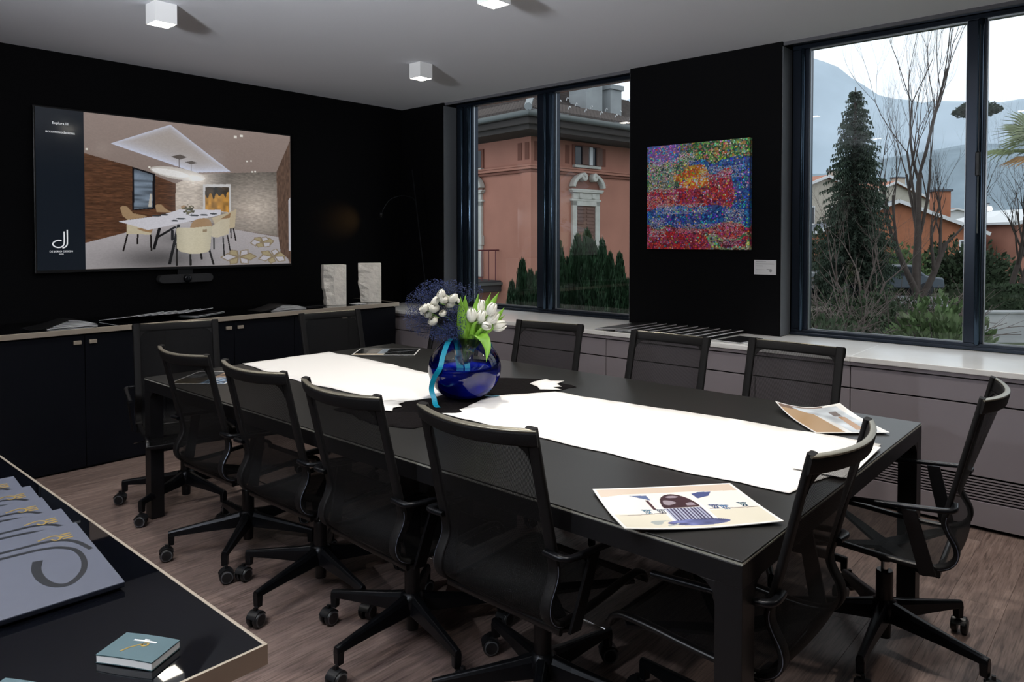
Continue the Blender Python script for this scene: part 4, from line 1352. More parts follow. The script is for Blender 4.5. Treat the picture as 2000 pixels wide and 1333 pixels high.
def blade(pts, w, label, twist=.3):
    P = smooth_path(pts, 6)
    n = len(P)
    vs, fs = [], []
    for i, p in enumerate(P):
        t = (P[min(i + 1, n - 1)] - P[max(i - 1, 0)]).normalized()
        side = (rw - t * rw.dot(t)).normalized()
        nr = t.cross(side)
        ww = w * .5 * max(.02, math.sin(PI * min(1, .18 + .84 * i / (n - 1))) ** .8)
        side = (side * math.cos(twist * i / n) + nr * math.sin(twist * i / n))
        vs += [p - side * ww, p - t.cross(side) * ww * .35, p + side * ww]
    for i in range(n - 1):
        for k in range(2):
            a = i * 3 + k
            fs.append((a, a + 1, a + 4, a + 3))
    o = MB().add(vs, fs).build('tulip_leaf', 'leaf', smooth=True, fix=False, solid=.001)
    return tag(o, label, 'leaf', 'tulip leaves in the bouquet')
blade([bp(915, 690, 0), bp(909, 650, -.06), bp(907, 610, -.075), bp(905, 579, -.075)], .046, 'tall upright green leaf left of the tulips, leftmost tip')
blade([bp(917, 690, 0), bp(916, 650, -.05), bp(913, 610, -.06), bp(914, 577, -.06)], .052, 'broad upright green leaf rising beside the leftmost one')
blade([bp(919, 688, 0), bp(923, 645, -.02), bp(932, 610, -.02), bp(939, 575, -.02)], .044, 'upright green leaf behind the egg-shaped tulip')
blade([bp(921, 688, 0), bp(936, 650, .0), bp(950, 610, .01), bp(963, 574, .01)], .042, 'long green leaf leaning right behind the tulips')
blade([bp(923, 688, 0), bp(946, 645, .02), bp(962, 605, .02), bp(979, 573, .02)], .046, 'longest green leaf, tip at upper right')
blade([bp(923, 688, 0), bp(955, 650, .03), bp(975, 625, .03), bp(990, 604, .03)], .034, 'short green leaf pointing right above the lowest tulip')
blade([bp(923, 685, 0), bp(950, 655, -.02), bp(972, 635, -.01), bp(991, 618, -.01)], .028, 'narrow green leaf at far right of the bouquet')
blade([bp(920, 680, -.02), bp(930, 657, -.05), bp(948, 656, -.08), bp(958, 675, -.11), bp(956, 702, -.13)], .050, 'green leaf drooping over the vase rim')
blade([bp(915, 690, -.01), bp(925, 660, -.05), bp(931, 635, -.06), bp(940, 628, -.06)], .022, 'short green leaf low between the tulip stems')
blade([bp(925, 690, -.01), bp(935, 660, -.04), bp(945, 645, -.05), bp(952, 640, -.05)], .024, 'small leaf under the centre tulip')
st = MB()
for i in range(16):
    a = rnd.uniform(0, 6.28)
    st.tube([Vector((VX, VY, vz)) + Vector((.012 * math.cos(a), .012 * math.sin(a), .155)), Vector((VX, VY, vz)) + Vector((.035 * math.cos(a + .4), .035 * math.sin(a + .4), .275))], .003, 5)
tag(st.build('flower_stems', 'stem'), 'bundle of green stems standing in the inner glass cup', 'stems', kind='stuff')
# blue gypsophila: clouds of tiny florets on hair-thin stems
gm, gs = MB(), MB()
OCT = [(1, 0, 0), (-1, 0, 0), (0, 1, 0), (0, -1, 0), (0, 0, 1), (0, 0, -1)]
OF = [(0, 2, 4), (2, 1, 4), (1, 3, 4), (3, 0, 4), (2, 0, 5), (1, 2, 5), (3, 1, 5), (0, 3, 5)]
clouds = [(850, 575, 38, 28, .02, 700), (822, 600, 30, 34, 0, 520), (875, 565, 34, 18, .03, 420), (815, 628, 24, 26, 0, 330), (838, 635, 30, 28, -.02, 300),
          (895, 625, 22, 32, -.07, 620), (885, 650, 28, 16, -.06, 480), (868, 652, 24, 20, -.05, 330), (925, 575, 22, 20, .06, 160), (860, 600, 40, 34, .03, 420)]
for cx, cy, rx, ry, d, n in clouds:
    for k in range(int(n * 1.5)):
        a = rnd.uniform(0, 2 * PI); q = rnd.random() ** .55
        p = bp(cx + math.cos(a) * rx * q, cy + math.sin(a) * ry * q, d + rnd.uniform(-.07, .07) * (1 - q * .5))
        r_ = rnd.uniform(.0012, .0030)
        gm.add([p + Vector(v) * r_ for v in OCT], OF)
        if k % 14 == 0:
            gs.tube([p, p.lerp(mouth, .25) + Vector((0, 0, .01)), p.lerp(mouth, .7), mouth], .0006, 3, caps=False)
gp_ = thing('blue_flower_sprays', 'cloud of tiny dark blue flower sprays on the left of the bouquet', 'flowers', (0, 0, 0), kind='stuff')
gm.build('florets', 'gyp_blue', gp_, fix=False)
gs.build('sprigs', 'gyp_stem', gp_, fix=False)

# ------------------------------------------------------------------ office chairs
HALF = .212
side_prof = [(-.302, .980), (-.283, .90), (-.259, .80), (-.235, .70), (-.214, .615), (-.206, .575), (-.214, .545), (-.236, .505), (-.240, .470), (-.222, .438), (-.185, .420), (-.12, .413), (0, .418), (.12, .428), (.20, .430), (.235, .418), (.248, .395)]
SP = smooth_path([(0, y, z) for y, z in side_prof], 4)
def bow(z):
    return .012 + .040 * max(0, min(1, (z - .55) / .42))
def rail_at(i):
    return SP[i]
ib = min(range(len(SP)), key=lambda i: abs(SP[i].y + .185) + abs(SP[i].z - .42))
def make_chair():
    t = thing('office_chair', 'chair', 'chair', (0, 0, 0), 0, 'black mesh office chairs around the table')
    for s in (-1, 1):
        back = [Vector((s * HALF, p.y, p.z)) for p in SP[:ib + 1]]
        seat = [Vector((s * HALF, p.y, p.z)) for p in SP[ib:]]
        MB().sweep(back, rprof(.038, .017, .007), (1, 0, 0)).build('back_rail', 'chair_sleeve', t, smooth=True, angle=50)
        MB().tube([p + Vector((s * .0180, -.005, 0)) for p in back[18:]], .0012, 6).build('rail_piping', 'piping', t)
        MB().sweep(seat, rprof(.026, .017, .007), (1, 0, 0)).build('seat_rail', 'chair_black', t, smooth=True, angle=50)
    # top rail bows backwards between the two uprights
    tp = []
    for i in range(17):
        u = -1 + 2 * i / 16
        tp.append(Vector((u * (HALF + .018), -.297 - bow(.975) * (1 - u * u), .953 - .006 * (1 - u * u))))
    MB().sweep(tp, rprof(.044, .019, .008), (0, -.25, 1)).build('top_rail', 'chair_sleeve', t, smooth=True, angle=50)
    cap = [p + Vector((0, -.0055, .0222)) for p in tp]
    MB().sweep(cap, rprof(.006, .017, .0028), (0, -.25, 1)).build('top_cap', 'cap_highlight', t, smooth=True, angle=50)  # pale strip paints the lit top edge of the rail
    for s in (-1, 1):          # rounded inner corners of the sleeve
        g = MB()
        zc = .932
        pts = [(s * (HALF - .016), zc)] + [(s * (HALF - .016 - .05 * (1 - math.sin(math.radians(a)))), zc - .055 * (1 - math.cos(math.radians(a)))) for a in range(0, 91, 15)]
        pts = [(x, z, -.302 + (.98 - z) * .24 - bow(z) * (1 - (x / HALF) ** 2)) for x, z in pts]
        n = len(pts)
        g.add([(x, y - .003, z) for x, z, y in pts] + [(x, y + .003, z) for x, z, y in pts],
              [tuple(range(n)), tuple(range(n, 2 * n))[::-1]] + [(k, (k + 1) % n, (k + 1) % n + n, k + n) for k in range(n)])
        g.build('corner_gusset', 'chair_sleeve', t)
    def sheet(i0, i1, name):
        nn = i1 - i0
        L = [0]
        for i in range(i0 + 1, i1 + 1):
            L.append(L[-1] + (SP[i] - SP[i - 1]).length)
        vs, uv, fs = [], [], []
        nu = 10
        for j in range(nn + 1):
            p = SP[i0 + j]
            for k in range(nu + 1):
                u = -1 + 2 * k / nu
                b = bow(p.z) if p.z > .44 else -.010 * 0
                q = Vector((u * (HALF - .004), p.y - b * (1 - u * u), p.z - (.012 * (1 - u * u) if p.z < .44 else 0)))
                vs.append(q); uv.append((u * HALF, L[j]))
        for j in range(nn):
            for k in range(nu):
                a = j * (nu + 1) + k
                fs.append((a, a + 1, a + nu + 2, a + nu + 1))
        o = MB().add(vs, fs).build(name, 'mesh_fabric', t, smooth=True, fix=False)
        ul = o.data.uv_layers.new(name='uv')
        for lp in o.data.loops:
            ul.data[lp.index].uv = uv[lp.vertex_index]
        return o
    sheet(1, ib, 'backrest_mesh')
    sheet(ib, len(SP) - 1, 'seat_mesh')
    fp = [Vector((x, .248, .395)) for x in (-HALF - .01, 0, HALF + .01)]
    MB().sweep(fp, rprof(.022, .016, .006), (0, 0, 1)).build('front_rail', 'chair_black', t, smooth=True, angle=50)
    MB().sweep([Vector((x, -.19, .402)) for x in (-HALF - .01, 0, HALF + .01)], rprof(.022, .016, .006), (0, 0, 1)).build('rear_rail', 'chair_black', t, smooth=True, angle=50)
    for s in (-1, 1):
        ap_ = [(s * .200, -.232, .630), (s * .245, -.236, .630), (s * .268, -.228, .629), (s * .276, -.205, .627), (s * .277, -.16, .624), (s * .277, -.02, .614), (s * .277, .075, .608)]
        arm = MB().sweep(smooth_path(ap_, 4), rprof(.015, .022, .006), (0, 0, 1)).build('armrest', 'chair_metal', t, smooth=True, angle=60)
        tr = [(-.135, .612), (-.092, .610), (-.142, .400), (-.190, .405)]
        vs = [(s * (.272 - .028 * (1 if k > 1 else 0)), y, z) for k, (y, z) in enumerate(tr)] + [(s * (.282 - .028 * (1 if k > 1 else 0)), y, z) for k, (y, z) in enumerate(tr)]
        MB().add(vs, [(0, 1, 2, 3), (7, 6, 5, 4), (0, 4, 5, 1), (1, 5, 6, 2), (2, 6, 7, 3), (3, 7, 4, 0)]).build('strut', 'chair_black', arm, bevel=.0015)
    # pierced bracket under the seat: four flat arms meeting over the column
    br = MB()
    def arm_plate(x1, y1, w0, w1, z1):
        d = Vector((x1, y1, 0)).normalized(); n_ = Vector((-d.y, d.x, 0))
        a = Vector((0, 0, .382)); b = Vector((x1, y1, z1))
        vs = []
        for p, w in ((a, w0), (b, w1)):
            vs += [p - n_ * w, p + n_ * w, p + n_ * w - Vector((0, 0, .012)), p - n_ * w - Vector((0, 0, .012))]
        br.add(vs, [(0, 1, 2, 3), (7, 6, 5, 4), (0, 4, 5, 1), (1, 5, 6, 2), (2, 6, 7, 3), (3, 7, 4, 0)])
    arm_plate(.205, .20, .028, .012, .408); arm_plate(-.205, .20, .028, .012, .408)
    arm_plate(.222, -.165, .034, .018, .402); arm_plate(-.222, -.165, .034, .018, .402)
    br.build('seat_bracket', 'chair_metal', t, bevel=.002)
    MB().tube([(.03, -.03, .372), (.14, -.04, .366), (.255, -.03, .358)], .0028, 6).build('tilt_lever', 'chrome', t)
    MB().lathe([(0, .376), (.034, .376), (.034, .35), (.026, .34), (.024, .322), (0, .322)], seg=20).build('collar', 'chair_black', t, smooth=True, angle=40)
    MB().cyl((0, 0, .262), (0, 0, .324), .0125, .0125, 16).build('lift_rod', 'chrome', t, smooth=True, angle=40)
    MB().lathe([(0, .285), (.026, .285), (.028, .28), (.028, .19), (.024, .10), (.022, .045), (0, .042)], seg=24).build('gas_lift', 'chair_black', t, smooth=True, angle=40)
    bs = t
    MB().lathe([(0.0285, .185), (.042, .175), (.045, .15), (.040, .115), (.03, .10), (.0285, .10), (.0285, .185)], seg=24).build('hub', 'chair_metal', bs, smooth=True, angle=50)
    lmesh = None
    for k in range(5):
        a = 2 * PI * k / 5
        if lmesh is None:
            m = MB()
            sec = lambda w, h: [(w / 2, -h * .5), (w / 2 * .8, h * .25), (w * .22, h * .5), (-w * .22, h * .5), (-w / 2 * .8, h * .25), (-w / 2, -h * .5)]
            path = [(.030, 0, .146), (.10, 0, .138), (.20, 0, .130), (.30, 0, .121), (.345, 0, .116)]
            hs = [.068, .056, .042, .030, .026]; ws = [.052, .044, .036, .030, .028]
            vs = []
            for (x, y, z), h_, w_ in zip(path, hs, ws):
                vs += [(x, u, z + v - .0) for u, v in sec(w_, h_)]
            fs = []
            for i in range(len(path) - 1):
                for q in range(6):
                    b_, c_ = i * 6 + q, i * 6 + (q + 1) % 6
                    fs.append((b_, c_, c_ + 6, b_ + 6))
            fs.append(tuple(range(6))[::-1]); fs.append(tuple(24 + q for q in range(6)))
            m.add(vs, fs)
            m.add([(.318, -.014, .112), (.345, -.014, .112), (.345, .014, .112), (.318, .014, .112), (.320, -.013, .066), (.343, -.013, .066), (.343, .013, .066), (.320, .013, .066)],
                  [(0, 1, 2, 3), (7, 6, 5, 4), (0, 4, 5, 1), (1, 5, 6, 2), (2, 6, 7, 3), (3, 7, 4, 0)])
            lg = m.build('leg', 'chair_metal', bs, bevel=.003)
            lmesh = lg.data
            c_ = MB()
            for s in (-1, 1):
                c_.lathe([(0, s * .006), (.026, s * .006), (.029, s * .010), (.029, s * .020), (.025, s * .026), (0, s * .027)], seg=24, axis='y')
            c_.box(-.006, .006, -.006, .006, .0, .045)
            c_.prism([(.033 * math.cos(math.radians(q)), .033 * math.sin(math.radians(q))) for q in range(20, 161, 20)], -.021, .021,
                     Matrix(((1, 0, 0, 0), (0, 0, -1, 0), (0, 1, 0, 0), (0, 0, 0, 1))))
            cas = c_.build('caster', 'caster', lg, smooth=True, angle=35)
            rg = MB()
            for s in (-1, 1):
                rg.lathe([(.0205, s * .0268), (.0235, s * .0274), (.025, s * .0262)], seg=24, axis='y')
            rgm = rg.build('caster_ring', 'caster_ring', cas, smooth=True).data
            cmesh = cas.data
            # keep three levels: leg > caster, the ring joins the caster mesh
            bm = bmesh.new(); bm.from_mesh(cmesh)
            n0 = len(bm.faces)
            bm.from_mesh(rgm)
            bm.faces.ensure_lookup_table()
            for f in bm.faces[n0:]:
                f.material_index = 1
            bm.to_mesh(cmesh); bm.free()
            cmesh.materials.append(MATS['caster_ring'])
            bpy.data.objects.remove(bpy.data.objects[rg and 'caster_ring'])
            proto_l, proto_c = lg, cas
        else:
            lg = proto_l.copy(); col.objects.link(lg); lg.parent = bs
            cas = proto_c.copy(); col.objects.link(cas); cas.parent = lg
        lg.rotation_euler = (0, 0, a)
        cas.location = (.352, .012, .0295)
        cas.rotation_euler = (0, 0, (k * 1.9 + .6) % 3.1)
    return t, bs
chair0, base0 = make_chair()
# legs and casters directly under the chair: the star base empty is only its turning centre
CH = [('first near-side black mesh office chair, beside the far left table leg', -3.21, 1.726, 1.0, 27, 0),
      ('second black mesh office chair from the left along the near table side', -2.615, 1.73, 1.1, 66, 0),
      ('third black mesh office chair on the near side, napkin seen through its back', -2.016, 1.72, -2.4, 57, 0),
      ('nearest black mesh office chair, large back in front of the near white runner', -1.414, 1.735, -0.5, 15, 0),
      ('black mesh office chair at the near table end, leaning over the photo print', -0.885, 1.90, 90.0, 20, 0),
      ('black mesh office chair standing clear at the right table end, seen from its side', -0.714, 2.81, 94.5, 57, 0),
      ('black mesh office chair on the window side, right of the flowers', -2.635, 3.03, 186.5, 30, 0),
      ('black mesh office chair on the window side, under the row of black booklets', -1.889, 3.03, 178.1, 50, 0),
      ('rightmost black mesh office chair on the window side, widest back', -1.296, 3.14, 176.0, 10, 0),
      ('black mesh office chair on the window side, hidden behind the flowers', -3.45, 3.05, 181, 40, 0),
      ('black mesh office chair at the far table end, nearer the room door side', -4.03, 1.80, 254.0, 9, .012),
      ('black mesh office chair at the far table end under the stone blocks', -3.86, 2.82, 266.0, 30, 0)]
K0 = kids()
for i, (lab, x, y, th, ph, dz) in enumerate(CH):
    c = chair0 if i == 0 else copy_tree(chair0, K0)
    c.location = (x, y, 0)
    c.rotation_euler = (0, 0, math.radians(th))
    c['label'] = lab
    for q, ch in enumerate([o for o in (K0[chair0] if i == 0 else kids()[c]) if o.name.startswith('leg')]):
        ch.rotation_euler = (0, 0, math.radians(ph - th + 72 * q))

# ------------------------------------------------------------------ black glass counter in the left foreground with its books
CZ, CX1, CY1 = .83, -1.039, .590
ct = thing('counter_top', 'glossy black glass counter top with metal edge in the left foreground', 'worktop', (CX1, CY1, 0))
box_obj('top', 'black_glass', (-2.6, -.006, -1.0, -.006, CZ - .030, CZ), ct)
MB().box(-.0058, 0, -1.0, 0, CZ - .032, CZ + .001).box(-2.6, -.0058, -.0058, 0, CZ - .032, CZ + .001).build('edge_strip', 'champagne', ct, bevel=.001)
cb = thing('cabinet', 'dark cabinet carrying the glossy counter top in the left foreground', 'cabinet', (CX1, CY1, 0))
box_obj('carcass', 'cabinet_navy', (-2.55, -.075, -.95, -.05, 0, CZ - .031), cb)
box_obj('door', 'cabinet_navy', (-.074, -.056, -.94, -.06, .06, CZ - .04), cb, bevel=.002)
th_t, off = .0102, .112
bt = math.asin(th_t / off) + .002
posn = ['nearest and topmost', 'second from the front', 'third from the front', 'fourth from the front', 'hindmost']
bkK = None
for i in range(5):
    x = -1.399 - off * i
    b = thing('large_book', 'large slate-blue hardcover with dark loop emblem, %s in the fan' % posn[i], 'book', (x, .511 + (.006 if i % 2 else 0), CZ + .001 + (.0035 if i == 0 else .0035)), 0, 'slate-blue hardcovers fanned on the black counter')
    b.rotation_euler = (0, bt, math.radians(-2.6))
    BW, BH = .298, .42
    box_obj('pages', 'page_white', (-BW + .004, -.004, -BH + .004, -.004, .002, th_t - .002), b)
    box_obj('cover', 'book_slate', (-BW, 0, -BH, 0, th_t - .0022, th_t), b, bevel=.0008)
    box_obj('back_cover', 'book_edge', (-BW, 0, -BH, 0, 0, .0022), b, bevel=.0006)
    box_obj('spine', 'book_edge', (-.003, .0005, -BH, 0, .0015, th_t - .001), b, bevel=.0006)
    def cf(X, Y, h):
        return ((X + .010) * .93, Y + .014, th_t + .0001 + h)
    s1 = [(-.193, -.112), (-.155, -.122), (-.110, -.122), (-.075, -.110), (-.066, -.088), (-.098, -.060), (-.148, -.046), (-.197, -.048), (-.225, -.066), (-.238, -.088), (-.243, -.12), (-.245, -.20), (-.245, -.33)]
    s2 = [(-.183, -.024), (-.228, -.035), (-.256, -.053), (-.268, -.080), (-.270, -.113), (-.270, -.20), (-.270, -.30)]
    sp1 = [(p.x, p.y) for p in smooth_path([(a, c_, 0) for a, c_ in s1], 6)]
    n1 = len(sp1)
    strip(sp1, [.017 * (1 - .45 * min(1, k / (n1 * .5))) for k in range(n1)], cf, 'emblem', 'mark_dark', b, .0002)
    sp2 = [(p.x, p.y) for p in smooth_path([(a, c_, 0) for a, c_ in s2], 6)]
    strip(sp2, .009, cf, 'emblem', 'mark_dark', b, .0002)
    gs_ = [(p.x, p.y) for p in smooth_path([(-.318, -.075, 0), (-.325, -.052, 0), (-.318, -.040, 0), (-.306, -.038, 0), (-.300, -.047, 0), (-.310, -.054, 0)], 4)]
    strip(gs_, .004, lambda X, Y, h: cf(X + .036, Y - .018, h), 'gold_emblem', 'gold', b, .0003)
    for q in range(3):
        box_obj('gold_line', 'gold', (-.258 + q * .010, -.253 + q * .010, -.040, -.022, th_t, th_t + .0003), b)
def square_book(loc, rz, label):
    b = thing('square_book', label, 'book', loc, rz, 'small square teal books')
    S_, T_ = .0487, .0315
    MB().grid(lambda u, v: ((u - .5) * 2 * S_ * .985, (v - .5) * 2 * T_ * .985, .0068 + .0012 * math.sin(PI * u)), 8, 1).build('pages', 'page_white', b, solid=.0105)
    MB().grid(lambda u, v: ((u - .5) * 2 * S_, (v - .5) * 2 * T_, 0.0127 + .0012 * math.sin(PI * u)), 8, 1).build('cover', 'book_teal', b, solid=.0016)
    MB().grid(lambda u, v: ((u - .5) * 2 * S_, (v - .5) * 2 * T_, .0012 + .0010 * math.sin(PI * u)), 8, 1).build('back_cover', 'book_teal', b, solid=.0012)
    def cf(X, Y, h):
        return (X, Y, .0148 + h)
    strip([(-.020, .014), (.0, .015), (.020, .014)], .0036, cf, 'title_line', 'text_plain', b, .0002)
    strip([(-.004, .0185), (.005, .0185)], .0022, cf, 'title_line', 'text_plain', b, .0002)
    strip([(-.018, -.018), (-.012, -.006), (-.002, .004), (.003, .006)], .003, cf, 'gold_emblem', 'gold', b, .0002)
    strip([(p.x, p.y) for p in smooth_path([(.002, .009, 0), (.009, .010, 0), (.010, .004, 0), (.004, .002, 0), (.002, .007, 0)], 4)], .003, cf, 'gold_emblem', 'gold', b, .0002)
    return b
mat('text_plain', (.75, .78, .8), .5)
sq = sheet_from([(-1.202, .442), (-1.116, .487), (-1.093, .435), (-1.175, .388)])
square_book((sq[0][0] * 1.0138 + .004, sq[0][1] * 1.0138 - .002, CZ), sq[1], 'small square teal book with white page block on the black counter')
square_book((-1.161, .280, CZ), sq[1], 'second small square teal book at the bottom edge of the picture')

# ------------------------------------------------------------------ outside: ground, mountain, the pink villa
GZ = -1.1
tag(box_obj('ground', 'lawn', (-160, 120, 5.3, 260, GZ - .3, GZ)), kind='structure')
def ridge(name, y0, pts, m, seed, depth=260):
    xs_ = [p[0] for p in pts]
    n = 120
    def h(x):
        for a, b in zip(pts[:-1], pts[1:]):
            if a[0] <= x <= b[0]:
                t = (x - a[0]) / (b[0] - a[0]); return a[1] + (b[1] - a[1]) * t
        return pts[-1][1]
    def g(u, v):
        x = xs_[0] + u * (xs_[-1] - xs_[0])
        f = math.sin(PI * v)
        nz = noise.noise(Vector((x * .012 + seed, v * 3, 0))) * .09 + noise.noise(Vector((x * .05, v * 9, seed))) * .035
        return (x, y0 + v * depth, GZ - 1 + h(x) * f * (1 + nz))
    return MB().grid(g, n, 16).build(name, m, smooth=True)
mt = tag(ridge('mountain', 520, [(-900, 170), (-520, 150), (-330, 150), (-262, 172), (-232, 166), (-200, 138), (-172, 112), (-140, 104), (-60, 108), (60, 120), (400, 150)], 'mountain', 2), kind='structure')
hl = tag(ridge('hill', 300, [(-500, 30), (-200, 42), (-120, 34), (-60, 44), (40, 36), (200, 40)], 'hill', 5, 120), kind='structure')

ua, va = math.radians(82.9), math.radians(172.9)
Uv = Vector((math.cos(ua), math.sin(ua), 0)); Vv = Vector((math.cos(va), math.sin(va), 0))
KX, KY = -10.346, 12.268
vil = thing('villa', 'pink rendered villa with tiled roof and carved window surrounds', 'house', (KX, KY, 0), ua)
# local frame: +x runs along the right facade away from the corner, +y along the left facade; outward normals are -y and -x
def vbox(name, m, b, bevel=0.0, parent=None):
    return box_obj(name, m, b, parent or vil, bevel)
LU, LV = 9.0, 8.0
EZ = 3.72
vbox('wall', 'pink_render', (0, LU, 0, LV, GZ, EZ))
# corner pilasters, string courses
vbox('pilaster', 'pink_render', (-.045, .30, -.045, 0, GZ, 2.98)); vbox('pilaster', 'pink_render', (-.045, 0, 0, .26, GZ, 2.98))
vbox('string_course', 'pink_render', (-.09, LU, -.09, LV, 3.0, 3.06), .01)
vbox('string_course', 'pink_render', (-.11, LU, -.11, LV, 3.06, 3.10), .008)
vbox('string_course', 'pink_dark', (-.06, LU, -.06, LV, 2.93, 2.985), .01)
vbox('soffit', 'soffit', (-.75, LU + .7, -.75, LV + .7, EZ, EZ + .10))
vbox('cornice', 'soffit', (-.85, LU + .8, -.85, LV + .8, EZ + .10, EZ + .24), .02)
vbox('fascia', 'soffit', (-.90, LU + .85, -.90, LV + .85, EZ + .24, EZ + .355))
gt = MB()
gt.sweep([(LU + .9, -.93, EZ + .30), (-.93, -.93, EZ + .30), (-.93, LV + .9, EZ + .30)], rprof(.13, .13, .06), (0, 0, 1))
gt.build('gutter', 'gutter', vil, smooth=True, angle=50)
# hipped roof with stepped tile courses
def roof_courses():
    m = MB()
    n = 30
    pitch = math.tan(math.radians(24))
    for i in range(n):
        e0, e1 = -.95 + i * .16, -.95 + (i + 1) * .16 + .02
        z0 = EZ + .34 + (i * .16) * pitch
        z1 = z0 + .16 * pitch
        # right slope strip (runs along x) and left slope strip (runs along y)
        m.add([(e0, e0, z0 + .03), (LU + .95 - (e0 + .95), e0, z0 + .03), (LU + .95 - (e1 + .95), e1, z1), (e1, e1, z1), (e0, e0, z0), (LU - e0, e0, z0)],
              [(0, 1, 2, 3), (4, 5, 1, 0)])
        m.add([(e0, e0, z0 + .03), (e0, LV - e0, z0 + .03), (e1, LV - e1, z1), (e1, e1, z1), (e0, e0, z0), (e0, LV - e0, z0)],
              [(0, 3, 2, 1), (4, 0, 1, 5)])
    return m
o = roof_courses().build('roof_tiles', 'roof_brown', vil); o['kind'] = 'stuff'
# individual pan tiles on the courses nearest the eaves
tile = None
pitch = math.tan(math.radians(24))
cnt = 0
for i in range(9):
    e = -.95 + i * .16
    z = EZ + .372 + i * .16 * pitch
    k = 0
    a = e + .06
    while a < 3.9 and cnt < 290:
        for side in (0, 1):
            if side == 1 and a > 1.6:
                continue
            if tile is None:
                tm = MB()
                pr = [(-.046, 0), (-.03, .03), (0, .045), (.03, .03), (.046, 0)]
                vs = [(x, 0, z_) for x, z_ in pr] + [(x, .17, z_ + .17 * pitch) for x, z_ in pr]
                tm.add(vs, [(q, q + 1, q + 6, q + 5) for q in range(4)] + [(4, 3, 2, 1, 0)])
                tile = tm.build('tile', 'roof_brown', vil, smooth=False, fix=False)
                t_ = tile
            else:
                t_ = bpy.data.objects.new('tile', tile.data); col.objects.link(t_); t_.parent = vil
            if side == 0:
                t_.location = (a, e, z)
            else:
                t_.location = (e, a, z); t_.rotation_euler = (0, 0, -PI / 2); t_.scale = (-1, 1, 1)
            cnt += 1
        a += .112
for i in range(16):
    t_ = MB().tube([(0, 0, 0), (0, -.02, .05), (0, -.05, .07), (0, -.07, .04)], .012, 5).build('snow_guard', 'white_trim', vil)
    rr_ = i // 6
    e = -.60 + rr_ * .55
    t_.location = (.55 + (i % 6) * .52 + rr_ * .27, e, EZ + .40 + (e + .95) * pitch)
for i in range(9):
    MB().tube([(-.98 + i * .2, -.98 + i * .2, EZ + .40 + i * .2 * pitch), (-.80 + i * .2, -.80 + i * .2, EZ + .45 + (i + 1) * .2 * pitch)], [.085, .06], 8).build('ridge_tile', 'roof_red' if False else 'chimney_grey', vil)
def chimney(cx, cy, w, h, z0, label_cap=True):
    c = vbox('chimney', 'chimney_grey', (cx - w / 2, cx + w / 2, cy - w / 2, cy + w / 2, z0, z0 + h))
    box_obj('cap', 'chimney_grey', (cx - w * .62, cx + w * .62, cy - w * .62, cy + w * .62, z0 + h, z0 + h + .12), c, .01)
    return c
chimney(2.02, .25, .56, 1.9, 4.3)
chimney(2.72, .10, .40, .72, 4.35)
chimney(2.5, 3.4, .7, 1.4, 5.4)
